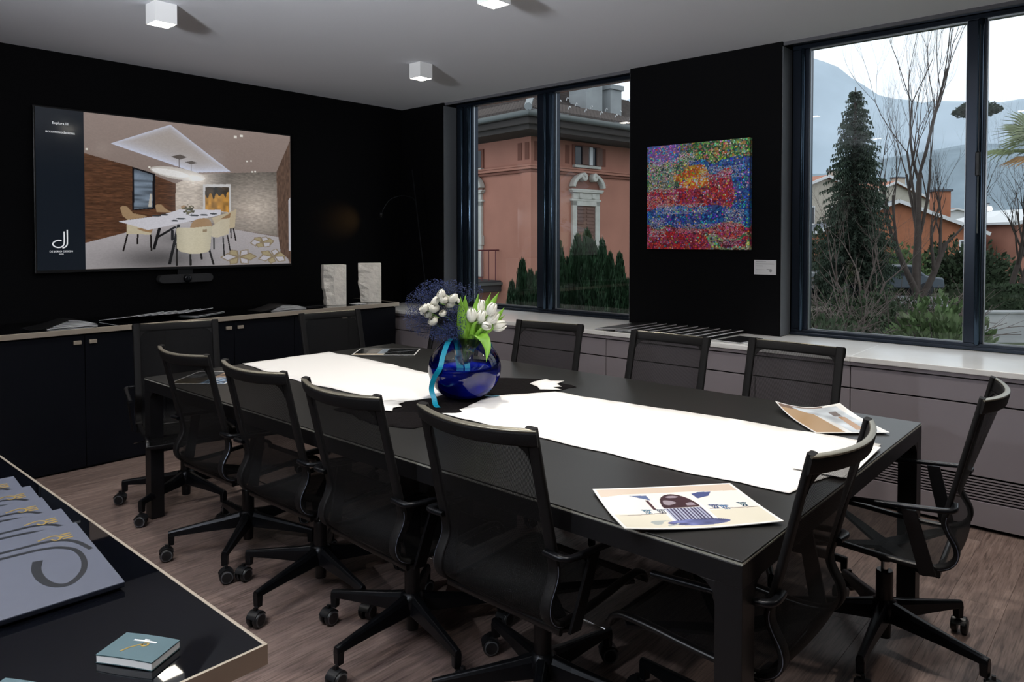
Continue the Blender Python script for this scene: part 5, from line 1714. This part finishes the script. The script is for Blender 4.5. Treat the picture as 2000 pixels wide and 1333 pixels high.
# window builder on a facade; f maps (s along, n outward, z) to the local frame
fR = lambda s, n, z: (s, -n, z)
fL = lambda s, n, z: (-n, s, z)
def fb(name, m, f, s0, s1, n0, n1, z0, z1, parent, bevel=0.0):
    mb = MB()
    vs = [f(s, n, z) for s in (s0, s1) for n in (n0, n1) for z in (z0, z1)]
    mb.add(vs, [(0, 1, 3, 2), (4, 6, 7, 5), (0, 4, 5, 1), (2, 3, 7, 6), (0, 2, 6, 4), (1, 5, 7, 3)])
    return mb.build(name, m, parent, bevel=bevel)
def grand_window(f, s0, s1, z0, z1):
    w = MB()
    fw = .14
    for (a, b, c, d) in ((s0, s0 + fw, z0, z1), (s1 - fw, s1, z0, z1), (s0, s1, z1 - .11, z1), (s0 - .03, s0 + fw * .6, z0 + .75, z0 + .98), (s1 - fw * .6, s1 + .03, z0 + .75, z0 + .98),
                         (s0 - .04, s1 + .04, z1, z1 + .05), (s0 + .02, s1 - .02, z1 + .05, z1 + .20), (s0 - .04, s1 + .04, z1 + .20, z1 + .235), (s0 - .08, s1 + .08, z1 + .235, z1 + .28)):
        vs = [f(s, n, z) for s in (a, b) for n in (0, .07 + (.05 if c >= z1 + .2 else 0) + (.02 if c == z0 + .75 else 0)) for z in (c, d)]
        w.add(vs, [(0, 1, 3, 2), (4, 6, 7, 5), (0, 4, 5, 1), (2, 3, 7, 6), (0, 2, 6, 4), (1, 5, 7, 3)])
    sr = w.build('window_surround', 'limestone', vil, bevel=.008)
    # broken segmental pediment: two mouldings curling inwards into scrolls
    sm = (s0 + s1) / 2
    zb_ = z1 + .28
    for sg in (-1, 1):
        pts = []
        for q in range(11):
            a = math.radians(4 + q * 6.5)
            R = (s1 - s0) / 2 + .05
            pts.append(f(sm + sg * R * math.cos(a), .10, zb_ + .02 + R * .66 * math.sin(a)))
        e_s, e_z = sm + sg * R * math.cos(math.radians(69)), zb_ + .02 + R * .66 * math.sin(math.radians(69))
        for q in range(9):
            a = math.radians(90 + q * 38)
            rr_ = .075 * (1 - q / 11)
            pts.append(f(e_s + sg * (-.0 - math.cos(a) * rr_ * -1) * 1.0, .12, e_z - .075 + math.sin(a) * rr_))
        MB().sweep(pts, rprof(.16, .085, .02), f(0, 1, 0) if True else (0, 0, 1)).build('pediment_scroll', 'limestone', sr, smooth=True, angle=40)
        fb('corbel', 'limestone', f, sm + sg * .22 - .05, sm + sg * .22 + .05, .07, .10, z1 + .07, z1 + .18, sr)
    MB().add([f(s, n, z) for n in (0, .04) for s, z in [(sm + (R - .03) * math.cos(math.radians(a)), zb_ + (R - .03) * .60 * math.sin(math.radians(a))) for a in range(0, 181, 20)]],
             [tuple(range(10)), tuple(range(10, 20))[::-1]] + [(k, (k + 1) % 10, (k + 1) % 10 + 10, k + 10) for k in range(10)]).build('tympanum', 'pink_dark', sr)
    sh = fb('shutter', 'shutter', f, s0 + fw, s1 - fw, .012, .03, z0, z1 - .11, vil)
    nsl = 22
    for q in range(nsl):
        z = z0 + .05 + q * (z1 - .16 - z0) / nsl
        fb('slat', 'shutter', f, s0 + fw + .04, sm - .03, .030, .044, z, z + .045, sh)
        fb('slat', 'shutter', f, sm + .03, s1 - fw - .04, .030, .044, z, z + .045, sh)
    return sr
grand_window(fR, 1.26, 2.19, .3, 2.34)
grand_window(fL, 1.66, 2.6, .56, 2.34)
grand_window(fR, 4.4, 5.33, .3, 2.34)
def attic_window(f, s0, s1, z0, z1):
    fb('window_frame', 'pink_dark', f, s0 - .07, s1 + .07, 0, .035, z0 - .02, z1 + .03, vil)
    p = fb('window', 'dark_pane', f, s0, s1, .03, .045, z0, z1, vil)
    w = (s1 - s0)
    fb('shutter', 'shutter', f, s0 + w * .28, s0 + w * .52, .05, .085, z0, z1, p)
    fb('curtain', 'white_trim', f, s0 + w * .60, s0 + w * .74, .046, .05, z0, z1, p)
    fb('shutter', 'shutter', f, s1 - w * .12, s1 + w * .12, .05, .085, z0, z1, p)
    fb('window_sill', 'limestone', f, s0 - .05, s1 + .05, 0, .09, z0 - .08, z0 - .02, vil)
attic_window(fR, 1.36, 2.16, 3.20, 3.62)
attic_window(fL, 1.70, 2.3, 3.16, 3.55)
attic_window(fR, 4.5, 5.3, 3.20, 3.62)
for s0 in (1.07, 2.32, .1, .38):
    fb('recess_panel', 'pink_dark', fR, s0, s0 + .13, 0, .012, 3.20, 3.62, vil)
for s0 in (.06, .30):
    fb('recess_panel', 'pink_dark', fL, s0, s0 + .13, 0, .012, 3.22, 3.60, vil)
# balcony on the left facade
bc = fb('balcony', 'facade_dark', fL, 1.0, 3.2, 0, .75, .24, .50, vil, .02)
fb('balcony_band', 'gutter', fL, .96, 3.2, 0, .79, .40, .46, bc)
for q in range(10):
    s_ = 1.14 + q * .17
    MB().tube([fL(s_, .66, .50), fL(s_, .66, 1.20)], .011, 6).build('baluster', 'iron_red', bc)
MB().tube([fL(1.10, .66, 1.20), fL(3.1, .66, 1.20)], .016, 6).build('rail', 'iron_red', bc)
MB().tube([fL(1.10, .66, 1.20), fL(1.10, .0, 1.20)], .016, 6).build('rail', 'iron_red', bc)
for q in range(3):
    MB().tube([fL(1.10, .1 + .2 * q, .50), fL(1.10, .1 + .2 * q, 1.20)], .011, 6).build('baluster', 'iron_red', bc)

# ------------------------------------------------------------------ vegetation builders
def leaf_cloud(fn, n, size, mb, r, elong=1.0, up=0.4):
    """n small two-triangle leaves; fn(r) -> (point, outward)"""
    for _ in range(n):
        p, o_ = fn(r)
        a = Vector((r.uniform(-1, 1), r.uniform(-1, 1), r.uniform(-1, 1))).normalized()
        d = (Vector(o_) + Vector((0, 0, up)) + a * .6).normalized()
        s_ = d.cross(a).normalized()
        L = size * r.uniform(.6, 1.3) * elong
        w = size * r.uniform(.25, .5)
        p = Vector(p)
        mb.add([p, p + d * L * .5 + s_ * w, p + d * L, p + d * L * .5 - s_ * w], [(0, 1, 2, 3)])
def thuja_mesh(seed):
    r = random.Random(seed)
    m = MB()
    def f(r):
        v = r.random() ** .8
        a = r.uniform(0, 2 * PI)
        rad = .36 * (1 - v) ** .75 * (.85 + .3 * math.sin(a * 3 + v * 9)) + .012
        q = .75 + .25 * r.random()
        return (rad * q * math.cos(a), rad * q * math.sin(a), .06 + v * .94), (math.cos(a) * .35, math.sin(a) * .35, 1)
    leaf_cloud(f, 5200, .045, m, r, 1.2, .5)
    return m
ths = [(1020, 525, 8.4), (1036, 545, 8.0), (1050, 548, 8.8), (1000, 565, 8.6), (1062, 540, 8.2), (1092, 490, 8.6), (1110, 520, 8.9), (1128, 478, 8.8), (1146, 468, 9.0), (1158, 492, 8.5), (1176, 486, 9.2), (1192, 512, 8.8), (1210, 511, 9.4), (1226, 560, 8.9), (1140, 540, 7.9), (1166, 535, 8.0)]
thw = ['below the villa corner', 'left of the villa corner', 'right beside the villa corner', 'lowest, by the balcony', 'behind the window mullion', 'first right of the mullion', 'between mullion and tall group',
       'left of the tallest one', 'tallest, in front of the carved window', 'low in the tall group', 'right edge of the tall group', 'small one after the tall group', 'slim free-standing one on the right', 'half hidden by the black column',
       'front row under the tallest one', 'front row under the carved window']
def ray(px, py, D):
    """world point D metres deep on the camera axis, used once to survey where outdoor things stand"""
    fw = Vector((-math.sin(YAW) * math.cos(PITCH), math.cos(YAW) * math.cos(PITCH), -math.sin(PITCH)))
    rt = Vector((math.cos(YAW), math.sin(YAW), 0)); up = rt.cross(fw)
    return Vector((0, 0, 1.47)) + (fw + rt * ((px - CX) / F) - up * ((py - CY) / F)) * D
tm_ = [thuja_mesh(1), thuja_mesh(2)]
tmo = []
for (px_, py_, D), w_ in zip(ths, thw):
    P = ray(px_, py_, D)
    t = thing('thuja', 'dark green cypress-like shrub outside, ' + w_, 'shrub', (P.x, P.y, GZ), rnd.uniform(0, 6), 'dark green shrubs in front of the villa')
    H = P.z - GZ
    k = len(tmo)
    if k < 2:
        fo = tm_[k].build('foliage', 'thuja', t, fix=False); tmo.append(fo)
        tr_ = MB().tube([(0, 0, 0), (0, 0, .9)], [.03, .004], 6).build('trunk', 'bark', t); trm = tr_.data
    else:
        fo = bpy.data.objects.new('foliage', tmo[rnd.randint(0, 1)].data); col.objects.link(fo); fo.parent = t
        tr_ = bpy.data.objects.new('trunk', trm); col.objects.link(tr_); tr_.parent = t
    wd = rnd.uniform(.62, .86) * (1.2 if H > 2.3 else 1.0)
    t.scale = (wd, wd, H)

# conifer, bare trees
def conifer(P, H, Rb, label, seed, n=1500):
    r = random.Random(seed)
    t = thing('conifer', label, 'tree', (P.x, P.y, GZ))
    MB().tube([(0, 0, 0), (0, 0, H)], [.28, .02], 8).build('trunk', 'bark', t)
    m = MB()
    lv = 76
    for i in range(lv):
        v = i / lv
        z = H * (.06 + .93 * v)
        rad = Rb * ((1 - v) ** .72) * r.uniform(.72, 1.12) + .10
        nb = max(7, int(22 * (1 - v) + 8))
        for k in range(nb):
            a = r.uniform(0, 2 * PI)
            L = rad * r.uniform(.65, 1.1)
            dr = r.uniform(.10, .42)
            d = Vector((math.cos(a), math.sin(a), 0))
            sd = Vector((-d.y, d.x, 0))
            steps = max(4, int(L / .075))
            for q in range(steps):
                t_ = (q + 1) / steps
                p = Vector((0, 0, z)) + d * L * t_ - Vector((0, 0, dr * L * t_ * t_ - .05 * t_))
                for s in (-1, 1):
                    w_ = .12 * (1.25 - t_) * r.uniform(.5, 1.6)
                    e = p + sd * s * w_ + d * .06 - Vector((0, 0, r.uniform(.0, .16)))
                    m.add([p - d * .035, e, p + d * .045 - Vector((0, 0, .02))], [(0, 1, 2)])
                m.add([p, p + sd * .03 - Vector((0, 0, r.uniform(.06, .2))), p + d * .05], [(0, 1, 2)])
    m.build('foliage', 'conifer', t, fix=False)
    return t
conifer(ray(1667, 520, 24), ray(1667, 172, 24).z - GZ, 1.42, 'tall dark conifer outside the right window', 11)
P = ray(1902, 460, 34)
t = thing('umbrella_pine', 'flat-crowned dark pine partly hidden by the window mullion', 'tree', (P.x, P.y, GZ))
zt = ray(1902, 215, 34).z - GZ
MB().tube([(0, 0, 0), (.1, 0, zt * .6), (0, 0, zt)], [.22, .16, .05], 8).build('trunk', 'bark', t)
m = MB(); r = random.Random(61)
def pf(r):
    a, q = r.uniform(0, 2 * PI), r.random() ** .5
    return (.85 * q * math.cos(a) * (1 + .25 * math.sin(a * 3)), .85 * q * math.sin(a), zt + r.uniform(-.35, .45) * (1 - q * q) - .15 * r.random()), (math.cos(a), math.sin(a), .4)
leaf_cloud(pf, 5200, .10, m, r, 1.3, .2)
m.build('foliage', 'conifer', t, fix=False)

def bare_tree(P, trunks, label, seed, lmin=.30, r0=.17, spread=.5, m_='bark', depth=6, up=.25):
    r = random.Random(seed)
    t = thing('bare_tree', label, 'tree', (P.x, P.y, GZ))
    tk, br = MB(), MB()
    def grow(p, d, L, rad, lev):
        n = 4
        pts, rs_ = [p], [rad]
        q = p
        for i in range(n):
            d = (d + Vector((r.uniform(-1, 1), r.uniform(-1, 1), r.uniform(-.5, 1))) * .10 + Vector((0, 0, up * .12))).normalized()
            q = q + d * (L / n)
            pts.append(q); rs_.append(rad * (1 - .38 * (i + 1) / n))
        (tk if lev <= 1 else br).tube(pts, rs_, 7 if lev <= 1 else 4 if lev < 4 else 3, caps=False)
        if lev >= depth:
            return
        nb = 3 if lev < 2 else r.choice((2, 3, 3))
        for k in range(nb):
            i = r.randint(2, n) if k else n
            ax = Vector((r.uniform(-1, 1), r.uniform(-1, 1), r.uniform(-.3, .3))).normalized()
            nd = (d + ax * spread * r.uniform(.6, 1.25)).normalized()
            grow(pts[i], nd, L * r.uniform(.58, .82), rs_[i] * r.uniform(.5, .72), lev + 1)
    for (dx, dy, dz, L) in trunks:
        grow(Vector((r.uniform(-.1, .1), r.uniform(-.1, .1), 0)), Vector((dx, dy, dz)).normalized(), L, r0, 0)
    tk.build('trunk', m_, t, smooth=True, fix=False)
    br.build('branches', m_ if m_ != 'bark' else 'bark', t, smooth=True, fix=False)
    return t
RW = rw
def along(a, z):      # direction leaning a along the view's width
    return (RW.x * a, RW.y * a, z)
bare_tree(ray(1793, 520, 30), [(*along(-.06, 1), 5.2), (*along(.05, 1), 5.0), (*along(-.5, 1), 3.0), (*along(.55, 1), 2.6)], 'large bare tree with several trunks outside the right window', 21, r0=.15, spread=.46, up=1.1)
bare_tree(ray(1700, 540, 20), [(*along(-.7, 1), 1.6), (*along(-.3, 1), 1.7), (*along(.3, 1), 1.4)], 'leafless shrub tree in front of the tall conifer', 22, r0=.05, spread=.6, depth=5, m_='twig', up=.1)
bare_tree(ray(1955, 545, 22), [(*along(.1, 1), 2.4), (*along(.5, 1), 2.0)], 'dark bare tree outside at the right picture edge', 27, r0=.10, spread=.6, depth=5)
def bramble(P, label, seed, W, H, n):
    r = random.Random(seed)
    t = thing('bramble', label, 'shrub', (P.x, P.y, GZ))
    m, lf = MB(), MB()
    for _ in range(n):
        a = r.uniform(-1, 1) * W * .5
        p = Vector((RW.x * a, RW.y * a, 0)) + dw * r.uniform(-.6, .6)
        d = Vector((RW.x * r.uniform(-1, 1) + r.uniform(-.3, .3), RW.y * r.uniform(-1, 1) + r.uniform(-.3, .3), r.uniform(.6, 1.6))).normalized()
        pts = [p]
        L = H * r.uniform(.5, 1.15)
        for i in range(7):
            d = (d + Vector((r.uniform(-1, 1), r.uniform(-1, 1), r.uniform(-1, .7))) * .22 - Vector((0, 0, .08))).normalized()
            pts.append(pts[-1] + d * L / 7)
        m.tube(pts, [.011 * (1 - i / 9) + .0035 for i in range(8)], 4, caps=False)
        for i in (3, 5):
            e = (pts[i] - pts[i - 1]).normalized() + Vector((r.uniform(-1, 1), r.uniform(-1, 1), r.uniform(-.3, 1))) * .8
            q = [pts[i], pts[i] + e * L * .12, pts[i] + e * L * .22 + Vector((0, 0, -.03))]
            m.tube(q, [.006, .004, .002], 3, caps=False)
    m.build('branches', 'twig', t, fix=False)
    def f(r):
        a = r.uniform(-1, 1)
        return (Vector((RW.x * a * W * .5, RW.y * a * W * .5, r.random() ** 1.3 * H * .55)) + dw * r.uniform(-.4, .8), (0, 0, 1))
    leaf_cloud(f, 2600, .07, lf, r, 1.2, .1)
    lf.build('leaves', 'bush_dark', t, fix=False)
    return t
bramble(ray(1640, 560, 13), 'tangled leafless brambles low outside the right window, left part', 31, 2.6, 2.0, 150)
bramble(ray(1745, 580, 15), 'tangled leafless brambles low outside the right window, middle part', 32, 2.8, 1.7, 130)
bramble(ray(1745, 560, 20), 'brambles beyond the pale leafy bush outside', 34, 2.6, 1.6, 90)
def bush(P, label, seed, W, H, n, m_='bush_green', size=.10, elong=1.8):
    r = random.Random(seed)
    t = thing('bush', label, 'shrub', (P.x, P.y, GZ))
    m = MB()
    def f(r):
        a, b = r.uniform(0, 2 * PI), math.acos(r.uniform(0, 1))
        q = r.random() ** .35
        o_ = (math.sin(b) * math.cos(a), math.sin(b) * math.sin(a), math.cos(b))
        return (o_[0] * W * .5 * q, o_[1] * W * .5 * q, o_[2] * H * q * (.85 + .2 * math.sin(a * 5))), o_
    leaf_cloud(f, n, size, m, r, elong, .3)
    m.build('leaves', m_, t, fix=False)
    s_ = MB()
    for k in range(12):
        a = 2 * PI * k / 12
        s_.tube([(0, 0, 0), (math.cos(a) * W * .2, math.sin(a) * W * .2, H * .5), (math.cos(a) * W * .36, math.sin(a) * W * .36, H * .8)], [.02, .012, .005], 4, caps=False)
    s_.build('stems', 'bark', t, fix=False)
    return t
bush(ray(1835, 600, 12), 'pale leafy oleander-like bush at the lower right of the window', 41, 1.9, 1.55, 4200, 'bush_green', .10)
bush(ray(1600, 600, 12), 'small leafy bush at the lower left of the right window', 42, 1.6, 1.3, 3000, 'bush_dark', .08)
bush(ray(1880, 470, 36), 'round green bush in front of the orange house', 43, 5.0, 2.6, 3500, 'bush_dark', .22, 1.2)
bush(ray(1740, 500, 36), 'green bush at the foot of the large bare tree', 44, 4.4, 2.3, 3000, 'bush_green', .2, 1.2)
bush(ray(1700, 600, 16), 'low dark undergrowth behind the brambles', 45, 4.0, 1.5, 4500, 'bush_dark', .1, 1.2)
bush(ray(1620, 480, 30), 'dark evergreen bush left of the tall conifer', 46, 3.0, 3.2, 3500, 'bush_dark', .18, 1.2)
hd_ = thing('hedge', 'clipped dark hedge outside at the right picture edge', 'hedge', (ray(1990, 600, 21).x, ray(1990, 600, 21).y, GZ), YAW)
m = MB(); r = random.Random(47)
leaf_cloud(lambda r: ((r.uniform(-1.9, 2.4), r.choice((-.4, .4)) * r.uniform(.6, 1.05), r.uniform(.0, 1.15)) if r.random() < .6 else (r.uniform(-1.9, 2.4), r.uniform(-.4, .4), 1.15 + r.uniform(-.05, .05)), (0, -.5, .4)), 7000, .08, m, r, 1.1, .2)
m.build('leaves', 'bush_dark', hd_, fix=False)
box_obj('hedge_core', 'bush_dark', (-1.85, 2.35, -.3, .3, 0, 1.08), hd_)
gw = thing('garden_wall', 'low pale concrete garden wall in front of the hedge', 'wall', (ray(1990, 625, 18).x, ray(1990, 625, 18).y, GZ), YAW)
box_obj('wall', 'concrete', (-1.2, 2.6, -.12, .12, 0, .72), gw, .01)
box_obj('coping', 'concrete', (-1.25, 2.65, -.16, .16, .72, .78), gw, .01)
tag(box_obj('road', 'road', (-40, 12, 30, 36, GZ, GZ + .02)), kind='structure')
# palm at the right edge
pm = thing('palm_tree', 'palm with drooping fan fronds at the right picture edge', 'tree', (ray(2040, 300, 15).x, ray(2040, 300, 15).y, GZ))
ph_ = ray(2040, 300, 15).z - GZ
MB().tube([(0, 0, 0), (0, 0, ph_)], [.20, .15], 10).build('trunk', 'bark', pm)
r = random.Random(51)
for k in range(20):
    a = r.uniform(0, 2 * PI); e = r.uniform(-.5, 1.1)
    d = Vector((math.cos(a) * math.cos(e), math.sin(a) * math.cos(e), math.sin(e)))
    m = MB()
    L = r.uniform(.8, 1.1)
    hub = Vector((0, 0, ph_)) + d * L * .5
    m.tube([Vector((0, 0, ph_)), hub], .012, 4, caps=False)
    s_ = d.cross(Vector((0, 0, 1))).normalized()
    up_ = s_.cross(d)
    for q in range(17):
        an = math.radians(-100 + q * 12.5)
        dd = (d * math.cos(an) + s_ * math.sin(an)).normalized()
        p1 = hub + dd * .42 * L; p2 = hub + dd * .75 * L - Vector((0, 0, .16 * L))
        w_ = up_ * .018 + s_ * .018
        m.add([hub, p1 + w_, p2, p1 - w_], [(0, 1, 2, 3)])
    m.build('frond', 'palm_dry' if e < -.1 else 'palm', pm, fix=False)

# houses beyond the garden
def gable_house(P, rz, w, d, h, rise, label, wall, roof, over=.35, chim=True, wins=()):
    t = thing('house', label, 'house', (P.x, P.y, GZ), rz)
    m = MB()
    m.add([(-w / 2, 0, 0), (w / 2, 0, 0), (w / 2, 0, h), (0, 0, h + rise), (-w / 2, 0, h), (-w / 2, d, 0), (w / 2, d, 0), (w / 2, d, h), (0, d, h + rise), (-w / 2, d, h)],
          [(0, 1, 2, 3, 4), (9, 8, 7, 6, 5), (0, 5, 6, 1), (1, 6, 7, 2), (0, 4, 9, 5), (2, 7, 8, 3), (4, 3, 8, 9)])
    m.build('wall', wall, t)
    rf = MB()
    k = rise / (w / 2)
    for s in (-1, 1):
        x0, z0 = s * (w / 2 + over), h - over * k + .02
        rf.add([(x0, -over, z0), (0, -over, h + rise + .02), (0, d + over, h + rise + .02), (x0, d + over, z0), (x0, -over, z0 + .14), (0, -over, h + rise + .16), (0, d + over, h + rise + .16), (x0, d + over, z0 + .14)],
               [(0, 1, 2, 3), (7, 6, 5, 4), (0, 4, 5, 1), (3, 2, 6, 7), (0, 3, 7, 4), (1, 5, 6, 2)])
    rf.build('roof', roof, t)
    for s in (-1, 1):
        x0, z0 = s * (w / 2 + over), h - over * k
        MB().sweep([(x0, -over - .03, z0 + .06), (0, -over - .03, h + rise + .06)], [(-.1, -.03), (.1, -.03), (.1, .03), (-.1, .03)], (0, 0, 1)).build('verge_board', 'white_trim', t)
    if chim:
        c_ = box_obj('chimney', wall, (w * .28, w * .28 + .9, d * .2, d * .2 + .8, h, h + rise + .7), t)
        box_obj('cap', 'roof_slate', (w * .28 - .1, w * .28 + 1.0, d * .2 - .1, d * .2 + .9, h + rise + .7, h + rise + .82), c_)
    for (x0, x1, z0, z1) in wins:
        f_ = box_obj('window', 'white_trim', (x0, x1, -.05, .02, z0, z1), t)
        box_obj('pane', 'dark_pane', (x0 + .1, x1 - .1, -.06, -.04, z0 + .1, z1 - .1), f_)
    return t
pA = ray(1752, 460, 42)
gable_house(pA, YAW - math.radians(14), 8.6, 9, 2.9, 1.75, 'orange rendered house with grey gable roof behind the bare tree', 'brick_orange', 'roof_slate', wins=((3.2, 4.0, .9, 2.5),))
gable_house(ray(1612, 360, 55), YAW + math.radians(20), 9, 8, 5.6, 1.6, 'cream house with red roof left of the tall conifer', 'wall_cream', 'roof_red', wins=((-2, -1, 1.2, 2.6), (.5, 1.5, 1.2, 2.6), (-2, -1, 3.6, 5), (.5, 1.5, 3.6, 5)))
gable_house(ray(1745, 362, 66), YAW + math.radians(25), 11, 9, 5.9, 1.7, 'cream house with red roof above the orange house', 'wall_cream', 'roof_red', wins=((-3.4, -2.4, 4.4, 5.6), (-.6, .4, 4.4, 5.6), (2, 3, 4.4, 5.6)))
gable_house(ray(1868, 362, 86), YAW - math.radians(10), 12, 9, 4.6, 1.4, 'pale low house far behind on the right', 'white_trim', 'roof_red', wins=((-3, -2, 2.4, 3.8), (1, 2, 2.4, 3.8)))
gable_house(ray(2110, 400, 40), YAW, 7, 7, 3.4, .8, 'pink house with flat pale roof at the right picture edge', 'pink_render', 'white_trim', wins=((-2, -1, 1.4, 2.8),))
# parked car seen through the brambles
def car(P, rz, label, m_):
    t = thing('car', label, 'car', (P.x, P.y, GZ), rz)
    pr = [(-2.1, .35), (-2.05, .75), (-1.2, .88), (-.7, 1.38), (.7, 1.40), (1.35, .92), (2.05, .82), (2.1, .35)]
    vs = [(x, -.8, z) for x, z in pr] + [(x, .8, z) for x, z in pr]
    n = len(pr)
    MB().add(vs, [tuple(range(n)), tuple(range(n, 2 * n))[::-1]] + [(k, (k + 1) % n, (k + 1) % n + n, k + n) for k in range(n)]).build('body', m_, t, bevel=.08, seg=3)
    for sy in (-.812, .80):
        MB().prism([(-1.05, .9), (-.62, 1.3), (.62, 1.32), (1.15, .93)], sy, sy + .012, Matrix(((1, 0, 0, 0), (0, 0, 1, 0), (0, 1, 0, 0), (0, 0, 0, 1)))).build('window', 'dark_pane', t)
    for x in (-1.3, 1.3):
        for sy in (-.72, .72):
            MB().lathe([(0, -.1), (.3, -.1), (.32, 0), (.3, .1), (0, .1)], c=(x, sy, .32), seg=18, axis='y').build('wheel', 'caster', t)
mat('car_dark', s8(40, 50, 60), .25, metal=.3); mat('car_silver', s8(84, 92, 100), .25, metal=.4)
car(ray(1615, 540, 26), YAW + .3, 'dark parked car behind the brambles', 'car_dark')
car(ray(1735, 520, 33), YAW - .1, 'silver parked car under the large bare tree', 'car_silver')
